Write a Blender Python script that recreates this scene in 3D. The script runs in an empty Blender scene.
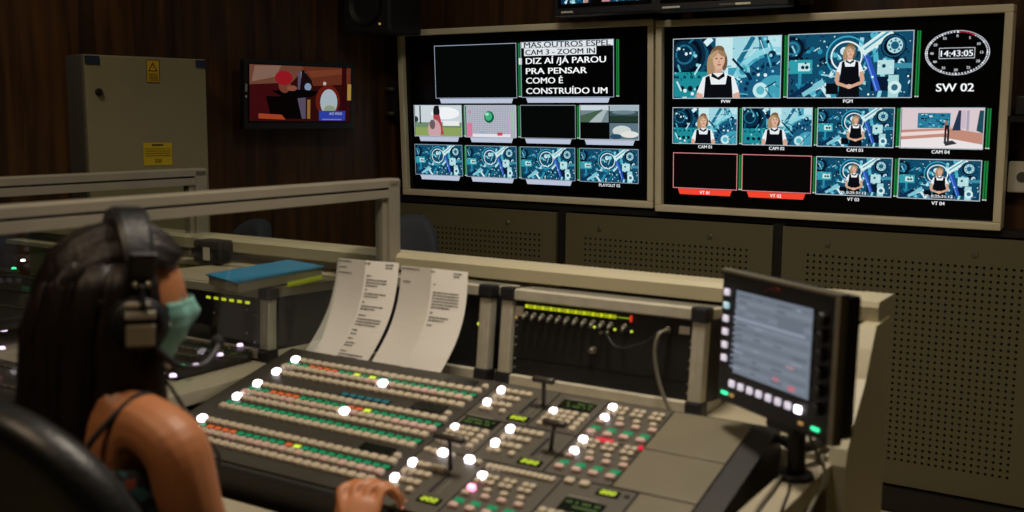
import bpy, bmesh, math, random
from mathutils import Vector, Matrix
from math import sin, cos, pi, radians as rad
random.seed(7)
COL = bpy.context.scene.collection
# ------------------------------------------------------------------ camera model
F, PITCH, ROLL, H = 1054.0, rad(7.42), rad(.44), 1.38
CAM = Vector((0, 0, H))
PS = rad(32)
U = Vector((cos(PS), -sin(PS), 0)); D = Vector((sin(PS), cos(PS), 0)); ZZ = Vector((0, 0, 1))
def W(u, d, z=0.0): return U*u + D*d + ZZ*z
def ray(px, py):
    a, b = px-512, py-256
    x = (a*cos(ROLL)+b*sin(ROLL))/F; y = (-a*sin(ROLL)+b*cos(ROLL))/F
    c, s = cos(PITCH), sin(PITCH)
    return Vector((x, c-y*s, -s-y*c))
def at_z(px, py, z):
    r = ray(px, py); return CAM + r*((z-H)/r.z)
def at_d(px, py, d):
    r = ray(px, py); return CAM + r*(d/r.dot(D))
# ------------------------------------------------------------------ materials
def lin(c):
    return c/12.92 if c <= .04045 else ((c+.055)/1.055)**2.4
def hx(s):
    s = s.lstrip('#'); return tuple(lin(int(s[i:i+2], 16)/255) for i in (0, 2, 4))
def mat(name, col, rough=.6, metal=0.0, emit=None, es=0.0, noise=0.0, nscale=8.0, bump=0.0, bscale=60.0, spec=.5, coat=0.0):
    m = bpy.data.materials.new(name); m.use_nodes = True
    nt = m.node_tree; b = nt.nodes['Principled BSDF']
    c = hx(col) if isinstance(col, str) else col
    b.inputs['Base Color'].default_value = (*c, 1)
    b.inputs['Roughness'].default_value = rough
    b.inputs['Metallic'].default_value = metal
    b.inputs['Specular IOR Level'].default_value = spec
    b.inputs['Coat Weight'].default_value = coat
    if emit is not None:
        e = hx(emit) if isinstance(emit, str) else emit
        b.inputs['Emission Color'].default_value = (*e, 1); b.inputs['Emission Strength'].default_value = es
    if noise or bump:
        tc = nt.nodes.new('ShaderNodeTexCoord')
    if noise:
        n = nt.nodes.new('ShaderNodeTexNoise'); n.inputs['Scale'].default_value = nscale; n.inputs['Detail'].default_value = 5
        nt.links.new(tc.outputs['Object'], n.inputs['Vector'])
        r = nt.nodes.new('ShaderNodeValToRGB')
        r.color_ramp.elements[0].position = .3; r.color_ramp.elements[1].position = .7
        r.color_ramp.elements[0].color = (*[x*(1-noise) for x in c], 1); r.color_ramp.elements[1].color = (*[min(1, x*(1+noise)) for x in c], 1)
        nt.links.new(n.outputs['Fac'], r.inputs['Fac']); nt.links.new(r.outputs['Color'], b.inputs['Base Color'])
    if bump:
        n2 = nt.nodes.new('ShaderNodeTexNoise'); n2.inputs['Scale'].default_value = bscale
        nt.links.new(tc.outputs['Object'], n2.inputs['Vector'])
        bp = nt.nodes.new('ShaderNodeBump'); bp.inputs['Strength'].default_value = bump; bp.inputs['Distance'].default_value = .002
        nt.links.new(n2.outputs['Fac'], bp.inputs['Height']); nt.links.new(bp.outputs['Normal'], b.inputs['Normal'])
    return m
def wood_mat():
    m = bpy.data.materials.new('dark_wood'); m.use_nodes = True; nt = m.node_tree; b = nt.nodes['Principled BSDF']
    tc = nt.nodes.new('ShaderNodeTexCoord'); mp = nt.nodes.new('ShaderNodeMapping')
    mp.inputs['Scale'].default_value = (14, 14, .9)
    nt.links.new(tc.outputs['Object'], mp.inputs['Vector'])
    n = nt.nodes.new('ShaderNodeTexNoise'); n.inputs['Scale'].default_value = 1.6; n.inputs['Detail'].default_value = 7; n.inputs['Distortion'].default_value = .6
    nt.links.new(mp.outputs['Vector'], n.inputs['Vector'])
    r = nt.nodes.new('ShaderNodeValToRGB')
    e = r.color_ramp.elements
    e[0].position = .32; e[0].color = (*hx('#291a0c'), 1); e[1].position = .68; e[1].color = (*hx('#55371c'), 1)
    nt.links.new(n.outputs['Fac'], r.inputs['Fac']); nt.links.new(r.outputs['Color'], b.inputs['Base Color'])
    b.inputs['Roughness'].default_value = .45; b.inputs['Specular IOR Level'].default_value = .3
    return m
def perf_mat():
    # olive painted sheet; a grid of round holes (see through) laid out in object space
    m = bpy.data.materials.new('perforated_sheet'); m.use_nodes = True; nt = m.node_tree; b = nt.nodes['Principled BSDF']
    b.inputs['Base Color'].default_value = (*hx('#5d573f'), 1); b.inputs['Roughness'].default_value = .55
    out = nt.nodes['Material Output']
    at = nt.nodes.new('ShaderNodeAttribute'); at.attribute_name = 'grid'
    fr = nt.nodes.new('ShaderNodeVectorMath'); fr.operation = 'FRACTION'
    nt.links.new(at.outputs['Vector'], fr.inputs[0])
    sb = nt.nodes.new('ShaderNodeVectorMath'); sb.operation = 'SUBTRACT'; sb.inputs[1].default_value = (.5, .5, 0)
    nt.links.new(fr.outputs[0], sb.inputs[0])
    ln = nt.nodes.new('ShaderNodeVectorMath'); ln.operation = 'LENGTH'; nt.links.new(sb.outputs[0], ln.inputs[0])
    lt = nt.nodes.new('ShaderNodeMath'); lt.operation = 'LESS_THAN'; lt.inputs[1].default_value = .21
    nt.links.new(ln.outputs['Value'], lt.inputs[0])
    tr = nt.nodes.new('ShaderNodeBsdfTransparent'); mx = nt.nodes.new('ShaderNodeMixShader')
    nt.links.new(lt.outputs[0], mx.inputs[0]); nt.links.new(b.outputs[0], mx.inputs[1]); nt.links.new(tr.outputs[0], mx.inputs[2])
    nt.links.new(mx.outputs[0], out.inputs['Surface'])
    return m
def glow_mat():
    m = bpy.data.materials.new('screen_glow'); m.use_nodes = True; nt = m.node_tree
    nt.nodes.remove(nt.nodes['Principled BSDF'])
    a = nt.nodes.new('ShaderNodeAttribute'); a.attribute_name = 'Col'
    e = nt.nodes.new('ShaderNodeEmission'); e.inputs['Strength'].default_value = 1.0
    nt.links.new(a.outputs['Color'], e.inputs['Color']); nt.links.new(e.outputs[0], nt.nodes['Material Output'].inputs['Surface'])
    return m
def ink_mat():
    m = bpy.data.materials.new('printed_ink'); m.use_nodes = True; nt = m.node_tree; b = nt.nodes['Principled BSDF']
    a = nt.nodes.new('ShaderNodeAttribute'); a.attribute_name = 'Col'
    nt.links.new(a.outputs['Color'], b.inputs['Base Color']); b.inputs['Roughness'].default_value = .6
    return m
def glass_mat():
    m = bpy.data.materials.new('partition_glass'); m.use_nodes = True; nt = m.node_tree
    nt.nodes.remove(nt.nodes['Principled BSDF'])
    tr = nt.nodes.new('ShaderNodeBsdfTransparent'); tr.inputs['Color'].default_value = (.9, .92, .9, 1)
    gl = nt.nodes.new('ShaderNodeBsdfGlossy'); gl.inputs['Roughness'].default_value = .04
    fz = nt.nodes.new('ShaderNodeFresnel'); fz.inputs['IOR'].default_value = 1.45
    mx = nt.nodes.new('ShaderNodeMixShader')
    ge = nt.nodes.new('ShaderNodeNewGeometry'); iv = nt.nodes.new('ShaderNodeMath'); iv.operation = 'SUBTRACT'; iv.inputs[0].default_value = 1
    nt.links.new(ge.outputs['Backfacing'], iv.inputs[1]); ml = nt.nodes.new('ShaderNodeMath'); ml.operation = 'MULTIPLY'; nt.links.new(fz.outputs[0], ml.inputs[0]); nt.links.new(iv.outputs[0], ml.inputs[1])
    nt.links.new(ml.outputs[0], mx.inputs[0]); nt.links.new(tr.outputs[0], mx.inputs[1]); nt.links.new(gl.outputs[0], mx.inputs[2])
    nt.links.new(mx.outputs[0], nt.nodes['Material Output'].inputs['Surface'])
    return m
M = {}
M['wood'] = wood_mat(); M['perf'] = perf_mat(); M['glow'] = glow_mat(); M['ink'] = ink_mat(); M['glass'] = glass_mat()
M['black'] = mat('black_plastic', '#15151a', .5, bump=.2)
M['cavity'] = mat('black_board', '#0a0a0a', .9)
M['screen'] = mat('dark_screen', '#040506', .25, spec=.3)
M['champ'] = mat('champagne_aluminium', '#979080', .42, .35, noise=.06)
M['mframe'] = mat('pale_champagne_frame', '#dcd4b8', .45, .1, noise=.05)
M['alu'] = mat('brushed_aluminium', '#bab4a2', .42, .2, noise=.08, nscale=30)
M['alud'] = mat('dull_aluminium', '#7d7a6e', .5, .5)
M['cream'] = mat('cream_laminate', '#b0a88c', .5, noise=.05, nscale=5)
M['deskm'] = mat('grey_beige_laminate', '#a59c86', .5, noise=.05, nscale=6)
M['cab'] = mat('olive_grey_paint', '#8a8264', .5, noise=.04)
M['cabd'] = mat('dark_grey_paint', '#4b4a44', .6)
M['yellow'] = mat('yellow_sticker', '#d8b818', .5)
M['navy'] = mat('navy_tape', '#1c2742', .5)
M['white'] = mat('white_plastic', '#cfcabb', .5)
M['chassis'] = mat('charcoal_paint', '#1f1d1a', .55, bump=.15)
M['plate'] = mat('umber_grey_paint', '#4a453c', .5, noise=.05, nscale=20)
M['rowplate'] = mat('dark_umber_paint', '#332f28', .5, noise=.05, nscale=20)
M['blank'] = mat('warm_grey_plate', '#6f6856', .42, .1, noise=.05, nscale=10)
M['key'] = mat('grey_beige_key', '#b3a792', .45)
M['keyw'] = mat('white_lit_key', '#ffffff', .4, emit=(1, .9, .97), es=5.0)
M['keyp'] = mat('pink_lit_key', '#ffd0dd', .4, emit=(1, .25, .45), es=2.6)
M['keyd'] = mat('dim_pink_key', '#bda398', .4, emit=(.5, .2, .2), es=.03)
M['green'] = mat('green_display', '#0b3d25', .4, emit=(.0, .32, .12), es=.6)
M['orange'] = mat('orange_display', '#5a2410', .4, emit=(.75, .15, .03), es=.65)
M['lime'] = mat('lime_digits', '#40500a', .4, emit=(.65, .8, .05), es=1.1)
M['limed'] = mat('dim_green_digits', '#203010', .4, emit=(.08, .16, .03), es=.5)
M['teal'] = mat('teal_display', '#0a2a30', .4, emit=(.02, .2, .2), es=.5)
M['red'] = mat('red_glow', '#50060c', .4, emit=(.75, .02, .05), es=.9)
M['redink'] = mat('red_print', '#7a1c18', .5)
M['gled'] = mat('green_lamp', '#0a5a30', .4, emit=(.05, 1, .4), es=1.6)
M['oled'] = mat('amber_lamp', '#7a5a10', .4, emit=(.9, .5, .15), es=.4)
M['lcd'] = mat('lcd_dark', '#0c100a', .25)
M['metal'] = mat('steel', '#9c9688', .35, .9)
M['slot'] = mat('slot_black', '#050505', .8)
M['knob'] = mat('dark_brown_knob', '#2a211b', .45)
M['rackp'] = mat('black_rack_panel', '#121212', .5, noise=.2, nscale=12)
M['paper'] = mat('white_paper', '#e4e0d8', .75, noise=.02)
M['blue'] = mat('blue_card', '#2f86b5', .45)
M['highl'] = mat('yellow_green_plastic', '#bfd010', .4, emit=(.5, .6, .02), es=.12)
M['leather'] = mat('black_leather', '#101012', .42, bump=.4, bscale=90)
M['fabric'] = mat('navy_black_fabric', '#1d222c', .8)
M['cable'] = mat('grey_cable', '#6b6759', .5)
M['cableb'] = mat('black_cable', '#0e0e0e', .5)
M['skin'] = mat('skin', '#ad6e44', .5, noise=.05, nscale=14, bump=.15, bscale=160)
M['nail'] = mat('nail', '#b57a60', .35)
M['mask'] = mat('teal_mask', '#7fb5aa', .8)
M['strap'] = mat('white_elastic', '#e8e4dc', .7)
M['eye'] = mat('eye_white', '#6a5a50', .3)
M['cloth'] = mat('black_cloth', '#141214', .85)
M['floor'] = mat('cream_floor_tile', '#b5a67c', .35, noise=.05)
M['ceil'] = mat('ceiling_paint', '#6a655a', .9)
M['wallp'] = mat('brown_wall_paint', '#3a2c1e', .8)
M['trim'] = mat('black_plinth', '#121110', .5)
def hair_mat():
    m = bpy.data.materials.new('dark_brown_hair'); m.use_nodes = True; nt = m.node_tree; b = nt.nodes['Principled BSDF']
    tc = nt.nodes.new('ShaderNodeTexCoord'); mp = nt.nodes.new('ShaderNodeMapping'); mp.inputs['Scale'].default_value = (60, 60, 3)
    nt.links.new(tc.outputs['Object'], mp.inputs['Vector'])
    n = nt.nodes.new('ShaderNodeTexNoise'); n.inputs['Scale'].default_value = 2; n.inputs['Detail'].default_value = 4
    nt.links.new(mp.outputs['Vector'], n.inputs['Vector'])
    r = nt.nodes.new('ShaderNodeValToRGB'); e = r.color_ramp.elements
    e[0].position = .35; e[0].color = (*hx('#0a0605'), 1); e[1].position = .7; e[1].color = (*hx('#22140e'), 1)
    nt.links.new(n.outputs['Fac'], r.inputs['Fac']); nt.links.new(r.outputs['Color'], b.inputs['Base Color'])
    bp = nt.nodes.new('ShaderNodeBump'); bp.inputs['Strength'].default_value = .6; bp.inputs['Distance'].default_value = .004
    nt.links.new(n.outputs['Fac'], bp.inputs['Height']); nt.links.new(bp.outputs['Normal'], b.inputs['Normal'])
    b.inputs['Roughness'].default_value = .5; b.inputs['Specular IOR Level'].default_value = .35
    return m
M['hair'] = hair_mat()
def print_mat():
    m = bpy.data.materials.new('dark_floral_print'); m.use_nodes = True; nt = m.node_tree; b = nt.nodes['Principled BSDF']
    tc = nt.nodes.new('ShaderNodeTexCoord'); v = nt.nodes.new('ShaderNodeTexVoronoi'); v.inputs['Scale'].default_value = 45
    nt.links.new(tc.outputs['Object'], v.inputs['Vector'])
    r = nt.nodes.new('ShaderNodeValToRGB'); e = r.color_ramp.elements
    e[0].position = .0; e[0].color = (*hx('#15151c'), 1); e[1].position = 1; e[1].color = (*hx('#1a1418'), 1)
    for p, c in ((.45, '#1b1a22'), (.55, '#8a4038'), (.68, '#2c5a60'), (.8, '#6a5a70')):
        x = e.new(p); x.color = (*hx(c), 1)
    r.color_ramp.interpolation = 'CONSTANT'
    nt.links.new(v.outputs['Color'], r.inputs['Fac']); nt.links.new(r.outputs['Color'], b.inputs['Base Color']); b.inputs['Roughness'].default_value = .85
    return m
M['print'] = print_mat()
# ------------------------------------------------------------------ object helpers
def frame(o, u=0, d=0, z=0, rz=-PS):
    p = W(u, d, z); return Matrix.Translation(p) @ Matrix.Rotation(rz, 4, 'Z')
def thing(name, label, cat, mw=None, group=None):
    o = bpy.data.objects.new(name, None); COL.objects.link(o); o.empty_display_size = .05
    if mw is not None: o.matrix_world = mw
    return tag(o, label, cat, group)
def tag(o, label, cat, group=None, kind=None):
    o['label'] = label; o['category'] = cat
    if group: o['group'] = group
    if kind: o['kind'] = kind
    return o
def obj(name, bm, m, parent=None, mw=None, smooth=False, label=None):
    me = bpy.data.meshes.new(name)
    if isinstance(bm, bmesh.types.BMesh): bm.to_mesh(me); bm.free()
    else: me = bm
    for x in (m if isinstance(m, (list, tuple)) else [m]): me.materials.append(x)
    if smooth:
        me.polygons.foreach_set('use_smooth', [True]*len(me.polygons))
    o = bpy.data.objects.new(name, me); COL.objects.link(o)
    if mw is not None: o.matrix_world = mw
    if parent is not None: o.parent = parent
    if label: o['label'] = label
    return o
def struct(name, bm, m, mw=None):
    o = obj(name, bm, m, None, mw); o['kind'] = 'structure'; return o
def box(bm, x0, x1, y0, y1, z0, z1, mi=0, bev=0.0, mw=None):
    vs = [bm.verts.new(p) for p in ((x0,y0,z0),(x1,y0,z0),(x1,y1,z0),(x0,y1,z0),(x0,y0,z1),(x1,y0,z1),(x1,y1,z1),(x0,y1,z1))]
    fs = [bm.faces.new([vs[i] for i in f]) for f in ((0,3,2,1),(4,5,6,7),(0,1,5,4),(1,2,6,5),(2,3,7,6),(3,0,4,7))]
    for f in fs: f.material_index = mi
    if bev:
        es = list({e for f in fs for e in f.edges})
        r = bmesh.ops.bevel(bm, geom=es, offset=bev, segments=2, affect='EDGES', profile=.6)
        for f in r['faces']: f.material_index = mi
        vs = list({v for v in r['verts']} | {v for v in vs if v.is_valid})
    if mw is not None:
        bmesh.ops.transform(bm, matrix=mw, verts=[v for v in vs if v.is_valid])
    return bm
def B(*a, **k): return box(bmesh.new(), *a, **k)
def cyl(bm, p0, p1, r0, r1=None, n=20, mi=0, cap=True):
    p0, p1 = Vector(p0), Vector(p1); r1 = r0 if r1 is None else r1
    ax = (p1-p0).normalized(); t = Vector((0,0,1)) if abs(ax.z) < .9 else Vector((1,0,0))
    a = ax.cross(t).normalized(); b = ax.cross(a)
    A = [bm.verts.new(p0+(a*cos(2*pi*i/n)+b*sin(2*pi*i/n))*r0) for i in range(n)]
    C = [bm.verts.new(p1+(a*cos(2*pi*i/n)+b*sin(2*pi*i/n))*r1) for i in range(n)]
    for i in range(n):
        f = bm.faces.new((A[i], A[(i+1)%n], C[(i+1)%n], C[i])); f.material_index = mi; f.smooth = True
    if cap:
        f = bm.faces.new(A[::-1]); f.material_index = mi; f = bm.faces.new(C); f.material_index = mi
    return bm
def catmull(P, n=8):
    P = [Vector(p) for p in P]; Q = [P[0]*2-P[1]]+P+[P[-1]*2-P[-2]]; out = []
    for i in range(1, len(Q)-2):
        for k in range(n):
            t = k/n; a, b, c, d = Q[i-1], Q[i], Q[i+1], Q[i+2]
            out.append(.5*((2*b)+(c-a)*t+(2*a-5*b+4*c-d)*t*t+(3*b-a-3*c+d)*t**3))
    out.append(P[-1]); return out
def tube(bm, P, r, n=8, smoothn=8, mi=0, flat=1.0):
    Q = catmull(P, smoothn) if smoothn else [Vector(p) for p in P]
    prev = None; rings = []
    up = Vector((0, 0, 1))
    for i, p in enumerate(Q):
        t = (Q[min(i+1, len(Q)-1)]-Q[max(i-1, 0)]).normalized()
        if prev is None:
            a = t.cross(up); a = a.normalized() if a.length > .1 else Vector((1, 0, 0))
        else:
            a = (prev-t*prev.dot(t)).normalized()
        prev = a; b = t.cross(a)
        rr = r(i/(len(Q)-1)) if callable(r) else r
        rings.append([bm.verts.new(p+a*cos(2*pi*k/n)*rr+b*sin(2*pi*k/n)*rr*flat) for k in range(n)])
    for A, C in zip(rings, rings[1:]):
        for k in range(n):
            f = bm.faces.new((A[k], A[(k+1)%n], C[(k+1)%n], C[k])); f.smooth = True; f.material_index = mi
    bm.faces.new(rings[0][::-1]).material_index = mi; bm.faces.new(rings[-1]).material_index = mi
    return bm
def prism(bm, pts, axis, a0, a1, mi=0):
    # pts: 2D outline; axis 'x': pts are (y,z) ; 'y': (x,z); 'z': (x,y)
    def P(p, a):
        return {'x': (a, p[0], p[1]), 'y': (p[0], a, p[1]), 'z': (p[0], p[1], a)}[axis]
    A = [bm.verts.new(P(p, a0)) for p in pts]; C = [bm.verts.new(P(p, a1)) for p in pts]
    n = len(pts)
    for i in range(n): bm.faces.new((A[i], A[(i+1)%n], C[(i+1)%n], C[i])).material_index = mi
    bm.faces.new(A[::-1]).material_index = mi; bm.faces.new(C).material_index = mi
    bmesh.ops.recalc_face_normals(bm, faces=bm.faces)
    return bm
# ------------------------------------------------------------------ flat picture canvas (screens, stickers, print)
_tc = {}
def text_tris(s):
    if s in _tc: return _tc[s]
    cu = bpy.data.curves.new('t', 'FONT'); cu.body = s; cu.size = 1; cu.resolution_u = 3; cu.offset = 0; cu.fill_mode = 'FRONT'
    o = bpy.data.objects.new('t', cu); COL.objects.link(o)
    dg = bpy.context.evaluated_depsgraph_get(); me = bpy.data.meshes.new_from_object(o.evaluated_get(dg))
    me.calc_loop_triangles(); v = [(a.co.x, a.co.y) for a in me.vertices]
    tr = [[v[i] for i in t.vertices] for t in me.loop_triangles]
    bpy.data.objects.remove(o); bpy.data.curves.remove(cu); bpy.data.meshes.remove(me)
    xs = [p[0] for t in tr for p in t] or [0, 1]; ys = [p[1] for t in tr for p in t] or [0, 1]
    _tc[s] = (tr, min(xs), max(xs), min(ys), max(ys)); return _tc[s]
def clip(poly, x0, y0, x1, y1):
    for ax, lim, sg in ((0, x0, 1), (0, x1, -1), (1, y0, 1), (1, y1, -1)):
        out = []
        for i in range(len(poly)):
            a, b = poly[i-1], poly[i]; ia = sg*(a[ax]-lim) >= 0; ib = sg*(b[ax]-lim) >= 0
            if ia != ib:
                t = (lim-a[ax])/(b[ax]-a[ax]); out.append((a[0]+t*(b[0]-a[0]), a[1]+t*(b[1]-a[1])))
            if ib: out.append(b)
        poly = out
        if not poly: return []
    return poly
class Cv:
    """canvas in metres, origin top left, y down; built into a local plane x right, z up, facing -y"""
    def __init__(s, x0=0, y0=0, w=1, h=1): s.r = (x0, y0, w, h); s.p = []; s.k = 0; s.asp = w/h; s.dim = 1.0; s.free = (x0 == 0 and y0 == 0 and w == 1 and h == 1)
    def raw(s, pts, c, cl=True):
        x0, y0, w, h = s.r
        q = [(x0+a*w, y0+b*h) for a, b in pts]
        if cl and not s.free: q = clip(q, x0, y0, x0+w, y0+h)
        if len(q) >= 3:
            s.p.append((q, tuple(v*s.dim for v in hx(c)), s.k)); s.k += 1
    def rect(s, a, b, c, d, col, cl=True): s.raw([(a, b), (c, b), (c, d), (a, d)], col, cl)
    def ell(s, cx, cy, rx, ry, col, n=20, a=0):
        s.raw([(cx+rx*cos(2*pi*i/n)*cos(a)-ry*sin(2*pi*i/n)*sin(a), cy+rx*cos(2*pi*i/n)*sin(a)+ry*sin(2*pi*i/n)*cos(a)) for i in range(n)], col)
    def circ(s, cx, cy, r, col, n=20): s.ell(cx, cy, r/s.asp, r, col, n)
    def ring(s, cx, cy, rx, ry, t, col, n=32, f0=0, f1=1, cl=True):
        k0 = s.k
        for i in range(n):
            s.k = k0; a, b = 2*pi*(f0+(f1-f0)*i/n), 2*pi*(f0+(f1-f0)*(i+1)/n)
            s.raw([(cx+rx*cos(a), cy+ry*sin(a)), (cx+rx*cos(b), cy+ry*sin(b)), (cx+rx*(1-t)*cos(b), cy+ry*(1-t)*sin(b)), (cx+rx*(1-t)*cos(a), cy+ry*(1-t)*sin(a))], col, cl)
        s.k = k0+1
    def bar(s, x0, y0, x1, y1, t, col):
        X0, X1 = x0*s.asp, x1*s.asp; L = math.hypot(X1-X0, y1-y0) or 1; nx, ny = -(y1-y0)/L*t/2, (X1-X0)/L*t/2
        s.raw([((X0+nx)/s.asp, y0+ny), ((X1+nx)/s.asp, y1+ny), ((X1-nx)/s.asp, y1-ny), ((X0-nx)/s.asp, y0-ny)], col)
    def border(s, col, t=.002):
        w, h = s.r[2], s.r[3]; a, b = t/w, t/h
        for q in ((-a, -b, 1+a, 0), (-a, 1, 1+a, 1+b), (-a, 0, 0, 1), (1, 0, 1+a, 1)): s.rect(*q, col, False)
    def text(s, st, cx, cy, hgt, col, width=None, cl=False, left=None):
        tr, a, b, c, d = text_tris(st)
        ky = hgt/.73; x0, y0, w, h = s.r
        kx = (width/(b-a)) if width else ky*h/w
        ox = (left-a*kx) if left is not None else cx-(a+b)/2*kx
        k0 = s.k
        for dx in (-.02, 0, .02):
            for t in tr:
                s.k = k0; s.raw([(ox+(p[0]+dx)*kx, cy+hgt/2-p[1]*ky) for p in t], col, cl)
        s.k = k0+1
    def build(s, name, parent, m=None, y=-.0005, label=None, step=None):
        step = step or min(.0003, .009/max(1, s.k))
        me = bpy.data.meshes.new(name); V = []; Fc = []; C = []
        for q, c, k in s.p:
            i = len(V); V += [(a, y-k*step, -b) for a, b in q]; Fc.append(list(range(i, i+len(q)))); C += [(*c, 1)]*len(q)
        me.from_pydata(V, [], Fc)
        at = me.color_attributes.new('Col', 'FLOAT_COLOR', 'CORNER')
        at.data.foreach_set('color', [x for c in C for x in c])
        return obj(name, me, m or M['glow'], parent, label=label)
PAL = ['#0a2236', '#0d3550', '#0e2a3c', '#125270', '#1d7392', '#2b8fae', '#4fb0c6', '#8fd2de', '#c8e8ee', '#0a1828', '#123a6a', '#17809a']
def machinery(c, seed=1, close=False, dim=1.0):
    R = random.Random(seed)
    c.rect(0, 0, 1, 1, '#124a66')
    for i in range(150 if not close else 70):
        x, y = R.random(), R.random(); k = R.choice(PAL); sz = R.uniform(.02, .11)*(1.8 if close else 1)
        if abs(x-.5) < .3 and R.random() < .4: k = R.choice(['#8fd2de', '#c8e8ee', '#4fb0c6', '#dff2f4'])
        if abs(x-.5) > .32 and R.random() < .4: k = R.choice(['#0a1828', '#0a2236', '#0d3550'])
        if R.random() < .6:
            an = R.uniform(0, pi); L = sz*R.uniform(1, 3)
            c.bar(x, y, x+L*cos(an)/c.asp, y+L*sin(an), sz*R.uniform(.25, .8), k)
        else: c.circ(x, y, sz*.6, k, 12)
    if close:
        c.rect(0, 0, .34, .55, '#0b2a40')
        c.ring(.1, .28, .24, .44, .14, '#15506c'); c.ring(.1, .28, .17, .32, .2, '#05101c'); c.ring(.1, .26, .09, .17, .2, '#1d6a88')
        c.bar(.28, .0, .42, .35, .09, '#0a1c30'); c.bar(.3, .1, .36, .0, .1, '#d4eef2')
        c.rect(0, .56, .38, .98, '#1d8a94')
        for k in range(5): c.rect(.02+k*.07, .62, .05+k*.07, .67, '#0c4a58')
        for k in range(3): c.circ(.08+k*.08, .84, .05, '#0a2a3c', 12); c.circ(.08+k*.08, .84, .025, '#051018', 10)
        c.rect(.52, 0, 1, 1, '#3f9db4'); c.rect(.4, 0, .6, .5, '#c6e6ea'); c.rect(.56, .0, .8, .35, '#9fd4de')
        c.bar(.62, .4, .75, .0, .08, '#1a6a88'); c.bar(.8, 0, .88, .4, .05, '#0d4a68'); c.rect(.88, .0, 1, .3, '#b9e2ea')
        c.ring(.95, .95, .42, .78, .12, '#8fd2de'); c.ring(.95, .95, .34, .64, .5, '#1a5a7c')
        for k in range(9):
            a = pi+k*.19; c.circ(.95+.27*cos(a), .95+.5*sin(a), .035, '#0a2a48', 10)
        c.circ(.66, .55, .12, '#7fc8d4'); c.circ(.66, .55, .07, '#3a9ab0'); c.circ(.82, .88, .13, '#bfe6ea'); c.circ(.82, .88, .07, '#5ab4c4')
        c.circ(.92, .3, .07, '#0a2a48'); c.bar(.56, .35, .74, .7, .04, '#08203a')
        for k in range(90):
            x = R.choice((R.uniform(0, .36), R.uniform(.52, 1))); y = R.random()
            if R.random() < .5: c.circ(x, y, R.uniform(.008, .035), R.choice(['#06182a', '#d8f0f2', '#0d3a58', '#8fd2de']), 8)
            else:
                an = R.uniform(0, pi); L = R.uniform(.05, .22); c.bar(x, y, x+L*cos(an)/c.asp, y+L*sin(an), R.uniform(.008, .035), R.choice(['#0a2a44', '#b9e2ea', '#1a6a88', '#4fb0c6', '#0b1c34']))
    else:
        c.ring(.03, .22, .1, .19, .3, '#071524'); c.ring(.03, .22, .06, .11, .3, '#2b7a9a')
        c.rect(0, .4, .2, .62, '#2f9aa8'); c.rect(.08, .45, .18, .58, '#bfe4e6')
        c.circ(.12, .52, .03, '#0a2a3c', 10); c.circ(.155, .52, .03, '#0a2a3c', 10)
        c.bar(.12, .95, .3, .75, .1, '#7fc4d2'); c.bar(.02, 1, .2, .78, .08, '#0c2c50')
        c.ring(.48, .36, .17, .32, .08, '#3aa4c0'); c.ring(.48, .36, .13, .24, .1, '#dff2f4')
        c.bar(.6, .3, .83, -.02, .14, '#d3eaea'); c.bar(.62, .26, .82, -.02, .03, '#4a9ab0')
        c.circ(.85, .22, .19, '#050d18'); c.ring(.85, .22, .09, .17, .15, '#1a5070'); c.circ(.86, .21, .12, '#a8d8e0'); c.circ(.86, .21, .06, '#1d5a78')
        for k in range(8): c.circ(.86+.045*cos(k*.8), .21+.085*sin(k*.8), .015, '#0a2a3c', 8)
        c.rect(.73, .43, .86, .65, '#b5dde0'); c.rect(.86, .48, 1, .56, '#3a8aa0'); c.circ(.78, .52, .03, '#143a50', 10)
        c.rect(.68, .68, .82, .9, '#0a1a30'); c.rect(.82, .66, .9, 1, '#a5d5d8'); c.circ(.87, .85, .1, '#cfeaec'); c.circ(.87, .85, .05, '#2a6a80')
        c.bar(.64, .35, .74, .9, .09, '#2b53b8'); c.bar(.63, .35, .73, .9, .02, '#6a94e0')
        for k in range(60):
            c.circ(R.random(), R.random(), R.uniform(.006, .02), R.choice(['#04101c', '#e4f5f6', '#0b2a44', '#9fd8e0']), 7)
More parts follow.
